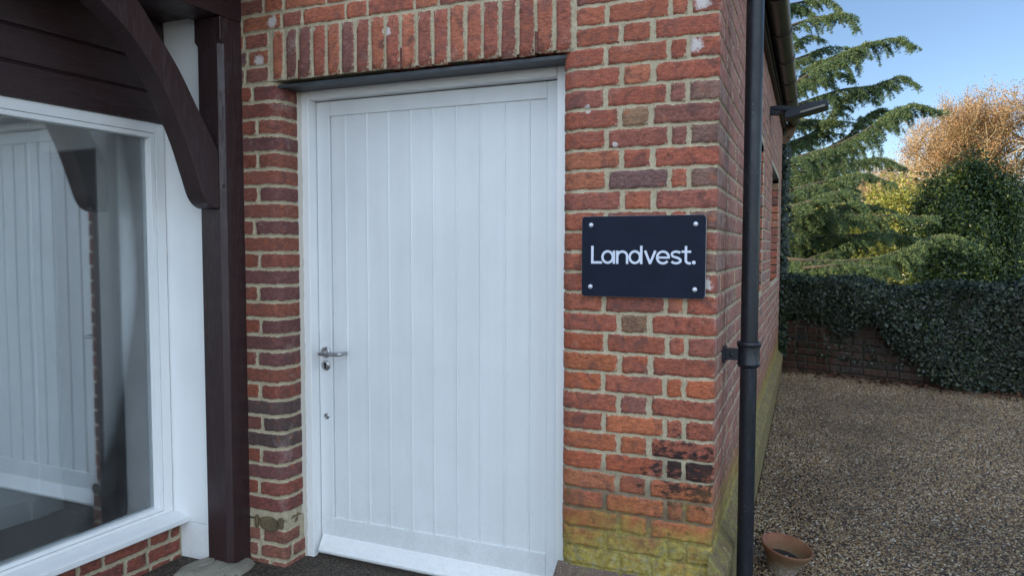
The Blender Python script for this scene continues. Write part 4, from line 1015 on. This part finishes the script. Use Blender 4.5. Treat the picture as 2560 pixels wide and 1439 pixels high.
tag(poly_soup('fallen_leaves', V, leaf_mat('dead_leaf', (.035, .016, .010), (.14, .06, .03), .8, .1), None, {'rnd': rng.uniform(0, 1, ND)}), kind='stuff')

# ------------------------------------------------------------------ cedar
M['cedar'] = leaf_mat('cedar_needles', (.038, .080, .046), (.34, .37, .11), .55, .38, (.085, .155, .07))
M['bark'] = plain('grey_bark', (.035, .028, .022), .9, 0, .4, 12, .8, 30)
cedar = empty('cedar_tree', tuple(at(1870, 719, 13.2)*np.array([1, 1, 0])), 'large cedar with drooping layered branches just past the brick building', 'tree')
TR = at(1850, 600, 13.6); TR[2] = .1
trunk = MB().tube([(TR[0], TR[1], -.1), (TR[0]+.05, TR[1], 3), (TR[0], TR[1]+.05, 7), (TR[0]-.05, TR[1], 11)], [.38, .3, .2, .06], 14)
BRN = [
 ([(1900, 40), (1985, 8), (2060, -2), (2103, 26)], 12.6, .55), ([(1880, 110), (1985, 62), (2060, 42), (2115, 40), (2141, 62)], 12.2, .6),
 ([(1880, 190), (1990, 148), (2065, 122), (2132, 120)], 13.2, .5), ([(1900, 260), (2025, 188), (2100, 140), (2170, 106), (2245, 94), (2279, 112)], 11.6, .75),
 ([(1880, 300), (1990, 262), (2100, 228), (2180, 218), (2250, 199), (2296, 214)], 11.9, .75), ([(1900, 330), (2000, 308), (2080, 298), (2152, 312)], 12.8, .55),
 ([(1880, 430), (1975, 400), (2100, 358), (2180, 318), (2225, 284), (2280, 261), (2346, 274)], 11.2, .9), ([(1880, 480), (1970, 472), (2075, 450), (2150, 440), (2230, 452)], 11.0, .75),
 ([(1880, 540), (2000, 510), (2060, 490), (2120, 486), (2165, 520)], 10.4, .65), ([(1880, 590), (1980, 560), (2100, 540), (2230, 536), (2330, 545)], 11.0, .75),
 ([(1880, 620), (1990, 598), (2120, 585), (2250, 590), (2300, 600)], 11.4, .7), ([(1880, 640), (1985, 648), (2075, 655), (2175, 646), (2250, 622), (2350, 592), (2444, 604)], 10.2, .9),
 ([(1900, 690), (2030, 672), (2120, 662), (2220, 668)], 10.0, .6), ([(1880, 360), (1960, 352), (2050, 335), (2120, 345)], 13.4, .6),
 ([(1880, 20), (1960, 110), (2020, 90), (2060, 100)], 13.6, .5), ([(1880, 240), (1970, 215), (2040, 200), (2090, 215)], 13.6, .55),
 ([(1880, 420), (2000, 430), (2120, 405), (2200, 398), (2262, 420)], 12.2, .7), ([(1890, 520), (2010, 545), (2110, 520), (2190, 515)], 12.6, .7),
]
NPOS, NDIR, NSZ = [], [], []
gj = random.Random(21)                        # more boughs deeper in the crown, shorter than the ones in front
for ctrl, dep, spread in list(BRN):
    for q in range(1 if ctrl[-1][1] < 230 else 2):
        dx, dy = gj.uniform(-60, -5), gj.uniform(-38, 38); f_ = gj.uniform(.62, .86)
        x0 = ctrl[0][0]; BRN.append(([(x0+(x-x0)*f_+dx*.3, y+dy+gj.uniform(-9, 9)) for x, y in ctrl], dep+gj.uniform(.6, 1.8), spread*.8))
limbs = MB()
def cat3(p, k):
    p = np.array(p, float); out = []
    for i in range(len(p)-1):
        p0, p1, p2, p3 = p[max(i-1, 0)], p[i], p[i+1], p[min(i+2, len(p)-1)]
        for j in range(k):
            t = j/k; out.append(.5*((2*p1)+(-p0+p2)*t+(2*p0-5*p1+4*p2-p3)*t*t+(-p0+3*p1-3*p2+p3)*t**3))
    out.append(p[-1]); return np.array(out)
def shoot(p, d, L, r0, lvl, droop):
    """a side shoot: returns nothing, fills needles; d unit direction"""
    k = max(3, int(L/.045)); pts = [p]; q = p.copy(); dd = d.copy()
    for i in range(k):
        dd = dd+np.array([0, 0, -droop*(.10+.16*i/k)])+rng.normal(0, .06, 3); dd /= np.linalg.norm(dd); q = q+dd*L/k; pts.append(q.copy())
        NPOS.append(q.copy()); NDIR.append(dd.copy()); NSZ.append(1.0)
    if lvl < 1 or L > .3: limbs.tube(pts, [r0*(1-.8*i/k) for i in range(k+1)], 3, False)
    if lvl < 2 and L > .14:
        for i in range(1, k, 1 if lvl == 0 else 2):
            for sgn in (-1, 1):
                if rng.uniform() < .68:
                    t = (pts[min(i+1, k)]-pts[i]); t /= np.linalg.norm(t); sd_ = np.cross(t, [0, 0, 1.]); sd_ /= np.linalg.norm(sd_)+1e-9
                    shoot(pts[i], (t*.75+sd_*sgn*.7+np.array([0, 0, -.1]))/1.03, L*(.36 if lvl == 0 else .3)*(1-i/k*.6)*rng.uniform(.7, 1.2), .002, lvl+1, droop*1.15)
for ctrl, dep, spread in BRN:
    n_ = len(ctrl); P3 = np.array([at(x, y, dep+1.2*(1-i/(n_-1))) for i, (x, y) in enumerate(ctrl)])
    P3[:, 2] += rng.normal(0, .02, n_); P3[0] = (P3[0]*.5+np.array([TR[0], TR[1], P3[0][2]])*.5)
    c3 = cat3(P3, 12); m_ = len(c3); limbs.tube(c3, [.034*(1-i/m_)**1.2+.003 for i in range(m_)], 6, False)
    for i in range(4, m_):
        t = c3[min(i+1, m_-1)]-c3[i-1]; t /= np.linalg.norm(t); sd_ = np.cross(t, [0, 0, 1.]); sd_ /= np.linalg.norm(sd_)
        fr_ = i/m_; Ls = spread*(.80-.62*fr_)*min(1, .4+fr_*2.2)
        for sgn in (-1, 1):
            if rng.uniform() < .12: continue
            shoot(c3[i], t*.85+sd_*sgn*.55+np.array([0, 0, rng.uniform(-.35, .30)]), Ls*rng.uniform(.45, 1.4), .006, 0 if Ls > .22 else 1, 1.25)
        if i % 3: shoot(c3[i], t*.45+np.array([0, 0, -.8])+rng.normal(0, .2, 3), Ls*.40*rng.uniform(.4, 1.5)+.08, .003, 1, 1.2)
        NPOS.append(c3[i]); NDIR.append(t); NSZ.append(1.3)
NPOS = np.array(NPOS); NDIR = np.array(NDIR); NSZ = np.array(NSZ)
per = 9
Pn = np.repeat(NPOS, per, 0)+rng.normal(0, .008, (len(NPOS)*per, 3)); Dn = np.repeat(NDIR, per, 0)
rd = rng.normal(0, 1, Pn.shape); rd -= Dn*np.sum(rd*Dn, 1, keepdims=True); rd /= np.linalg.norm(rd, axis=1, keepdims=True)
nd = rd*.9+Dn*.6+np.array([0, 0, .15]); nd /= np.linalg.norm(nd, axis=1, keepdims=True)
wv_ = np.cross(nd, rng.normal(0, 1, nd.shape)); wv_ /= np.linalg.norm(wv_, axis=1, keepdims=True)
Ln = rng.uniform(.020, .040, (len(Pn), 1)); V = np.stack([Pn-wv_*.0045, Pn+wv_*.0045, Pn+nd*Ln], 1)
base_r = np.repeat(rng.uniform(0, 1, len(NPOS)), per)*.5+rng.uniform(0, .5, len(Pn))
print('cedar needles', len(V))
o = poly_soup('crown', V, M['cedar'], None, {'rnd': base_r}); adopt(o, cedar)
trunk.build('trunk', M['bark'], cedar, smooth=True); limbs.build('branches', M['bark'], cedar)

# ------------------------------------------------------------------ broadleaf bushes and trees
def blob_leaves(c, r, nclump, per, lsize, csize, seed, top=1.0, shell=.55, lump_amp=.18, squash=1.0, updir=.35):
    g_ = np.random.default_rng(seed); d = g_.normal(size=(nclump, 3)); d /= np.linalg.norm(d, axis=1, keepdims=True)
    ph = g_.uniform(0, 6.28, 6); am = 1+lump_amp*(np.sin(d[:, 0]*5+ph[0])*np.sin(d[:, 2]*6+ph[1])+.7*np.sin(d[:, 1]*9+ph[2]+d[:, 0]*4))
    rad = (shell+(1-shell)*g_.uniform(0, 1, nclump)**.5)*am
    cc = np.array(c)+d*rad[:, None]*np.array(r)
    cs_ = csize*g_.uniform(.5, 1.3, nclump)
    P_ = np.repeat(cc, per, 0)+g_.normal(0, 1, (nclump*per, 3))*np.repeat(cs_, per)[:, None]*np.array([1, 1, squash])
    nn = np.repeat(d, per, 0)*.7+np.array([0, 0, updir])+g_.normal(0, .6, (nclump*per, 3))
    rn = np.clip(np.repeat(g_.uniform(0, 1, nclump), per)*.55+g_.uniform(0, .45, nclump*per), 0, 1)
    return P_, nn, lsize*g_.uniform(.6, 1.3, len(P_)), rn
def bush(name, c, r, ncl, per, ls, csz, mat, shape, seed, label, cat='shrub', group=None, **kw):
    b = empty(name, (c[0], c[1], .1), label, cat, group)
    P_, nn, s_, rn = blob_leaves(c, r, ncl, per, ls, csz, seed, **kw)
    k = P_[:, 2] > .12; P_, nn, s_, rn = P_[k], nn[k], s_[k], rn[k]
    adopt(poly_soup('foliage', leaf_polys(P_, nn, s_, shape), mat, None, {'rnd': rn}), b)
    st_ = MB(); g_ = np.random.default_rng(seed+1)
    for i in range(14):
        e_ = np.array(c)+g_.normal(0, .38, 3)*np.array(r); e_[2] = c[2]+r[2]*g_.uniform(-.2, .6)
        b0 = np.array([c[0], c[1], .0])+g_.normal(0, .08, 3)*[1, 1, 0]; m_ = (b0+e_)/2+g_.normal(0, .1, 3)
        st_.tube([b0, m_, e_], [.03*r[2], .02*r[2], .006*r[2]], 5, False)
    adopt(st_.build('stem', M['bark']), b); return b
M['holly'] = leaf_mat('glossy_evergreen_leaf', (.014, .030, .010), (.28, .32, .05), .42, .28, (.034, .068, .019))
M['yellowgreen'] = leaf_mat('sunlit_hedge_leaf', (.14, .17, .03), (.46, .41, .085), .5, .42, (.24, .26, .05))
M['midgreen'] = leaf_mat('mid_green_leaf', (.05, .08, .02), (.20, .20, .05), .5, .35)
M['autumn'] = leaf_mat('autumn_oak_leaf', (.19, .10, .05), (.44, .30, .13), .6, .35, (.31, .185, .08))
M['twigmat'] = plain('tan_twigs', (.29, .225, .13), .8)  # tan wood colour shared by trunk, limbs and twigs
hb = at(2415, 600, 14.5)
bush('evergreen_bush', (hb[0], hb[1], 1.35), (1.02, 1.0, 1.72), 3600, 34, .066, .10, M['holly'], OVAL, 11, 'dark glossy evergreen bush with dense upright foliage behind the ivy wall', squash=1.5, lump_amp=.16)
hb = at(2490, 600, 15.5)
bush('evergreen_bush', (hb[0], hb[1], 1.0), (.9, 1.0, 1.15), 1700, 32, .064, .10, M['holly'], OVAL, 15, 'lower dark evergreen bush at the right edge, beside the tall glossy bush', squash=1.3)
for i, (x_, y_, dp_, rr, hgt, mt_, lab) in enumerate([
    (2010, 600, 19, 1.9, 2.6, 'yellowgreen', 'sunlit yellow green bush behind the lowest cedar branches, nearest the building'),
    (2130, 600, 21, 1.9, 2.4, 'yellowgreen', 'sunlit yellow green bush seen below the middle of the cedar'),
    (2270, 570, 18, 1.3, 2.9, 'yellowgreen', 'bright yellow green bush touching the left side of the dark evergreen'),
    (2230, 640, 17, 1.3, 1.3, 'midgreen', 'low mid green shrub in front of the yellow green bushes'),
    (2600, 600, 17, 1.5, 2.2, 'midgreen', 'mid green shrub at the right edge, beyond the dark evergreen bushes'),
    (1960, 600, 24, 2.4, 3.6, 'midgreen', 'tall mid green shrub far behind the cedar trunk')]):
    q = at(x_, y_, dp_); bush('garden_shrub', (q[0], q[1], hgt*.45), (rr, rr, hgt*.6), 1100, 26, .085, .16, M[mt_], OVAL, 30+i, lab, 'shrub', 'shrubs beyond the boundary wall')

def bare_tree(name, base, H, spread, seed, label, nleaf, lcol, group=None, tiers=5, lsz=.085):
    g_ = np.random.default_rng(seed); tb = MB(); tips = []
    def grow(p, d, L, r_, lv):
        k = 4; pts = [p]; q = p.copy()
        for i in range(k):
            d = d+g_.normal(0, .11, 3)+np.array([0, 0, .03]); d = d/np.linalg.norm(d); q = q+d*L/k; pts.append(q.copy())
        tb.tube(pts, [r_*(1-.35*i/k) for i in range(k+1)], 6 if lv < 2 else 3, False)
        if lv >= 3: tips.extend(pts[1:])
        if lv == tiers: return
        nb = 5 if lv == 0 else 4
        for j in range(nb):
            a = g_.uniform(0, 6.28); t = d; s1 = np.cross(t, [0.3, .1, 1.]); s1 /= np.linalg.norm(s1); s2 = np.cross(t, s1)
            ang = g_.uniform(.35, .95); nd_ = t*math.cos(ang)+(s1*math.cos(a)+s2*math.sin(a))*math.sin(ang)*spread
            nd_ /= np.linalg.norm(nd_); pk = pts[g_.integers(2, k+1)] if j else pts[-1]
            grow(pk, nd_, L*g_.uniform(.62, .82), r_*.58, lv+1)
    grow(np.array([*base, 0.]), np.array([0, 0, 1.]), H*.27, H*.019, 0)
    t_ = empty(name, (*base, 0), label, 'tree', group); tp = np.array(tips)
    cs_ = tp[g_.integers(0, len(tp), nleaf)]+g_.normal(0, .16, (nleaf, 3))
    adopt(poly_soup('crown', leaf_polys(cs_, g_.normal(0, 1, (nleaf, 3))+[0, 0, .3], lsz*g_.uniform(.5, 1.2, nleaf), OVAL[::1]), lcol, None, {'rnd': np.clip(g_.uniform(0, 1, nleaf)*.7+.3*np.sin(cs_[:, 2]*2)**2, 0, 1)}), t_)
    adopt(tb.build('trunk', M['twigmat']), t_); return tp
for i, (x_, dp_, H, sd_, nl, lab) in enumerate([
    (2600, 36, 17.0, 3, 90000, 'largest autumn tree with russet leaves at the right edge, tallest against the sky'),
    (2490, 38, 13.6, 8, 62000, 'autumn tree with orange leaves and pale twigs right behind the dark evergreen'),
    (2380, 42, 12, 5, 9000, 'thin half bare autumn tree between the cedar branch tips and the orange tree'),
    (2130, 46, 10, 6, 14000, 'far thin autumn tree glimpsed through the cedar branches')]):
    q = at(x_, 620, dp_); bare_tree('autumn_tree', (q[0], q[1]), H, 1.0, sd_, lab, nl, M['autumn'], 'autumn trees beyond the garden')
# far wood closing the view
g_ = np.random.default_rng(99); NW = 45000
xx = g_.uniform(-30, 60, NW); yy = 58+g_.uniform(-4, 6, NW)-.1*xx; zz = g_.uniform(0, 1, NW)*(3.4+.8*np.sin(xx*.4)+.5*np.sin(xx*1.3))
V = leaf_polys(np.c_[xx, yy, zz], np.array([-.3, -1, .4])+g_.normal(0, .5, (NW, 3)), g_.uniform(.25, .6, NW), OVAL)
tag(poly_soup('far_wood', V, leaf_mat('far_wood_leaf', (.10, .10, .04), (.32, .22, .10), .7, .3), None, {'rnd': g_.uniform(0, 1, NW)}), 'distant mixed wood closing the view beyond the garden', 'wood', kind='stuff')
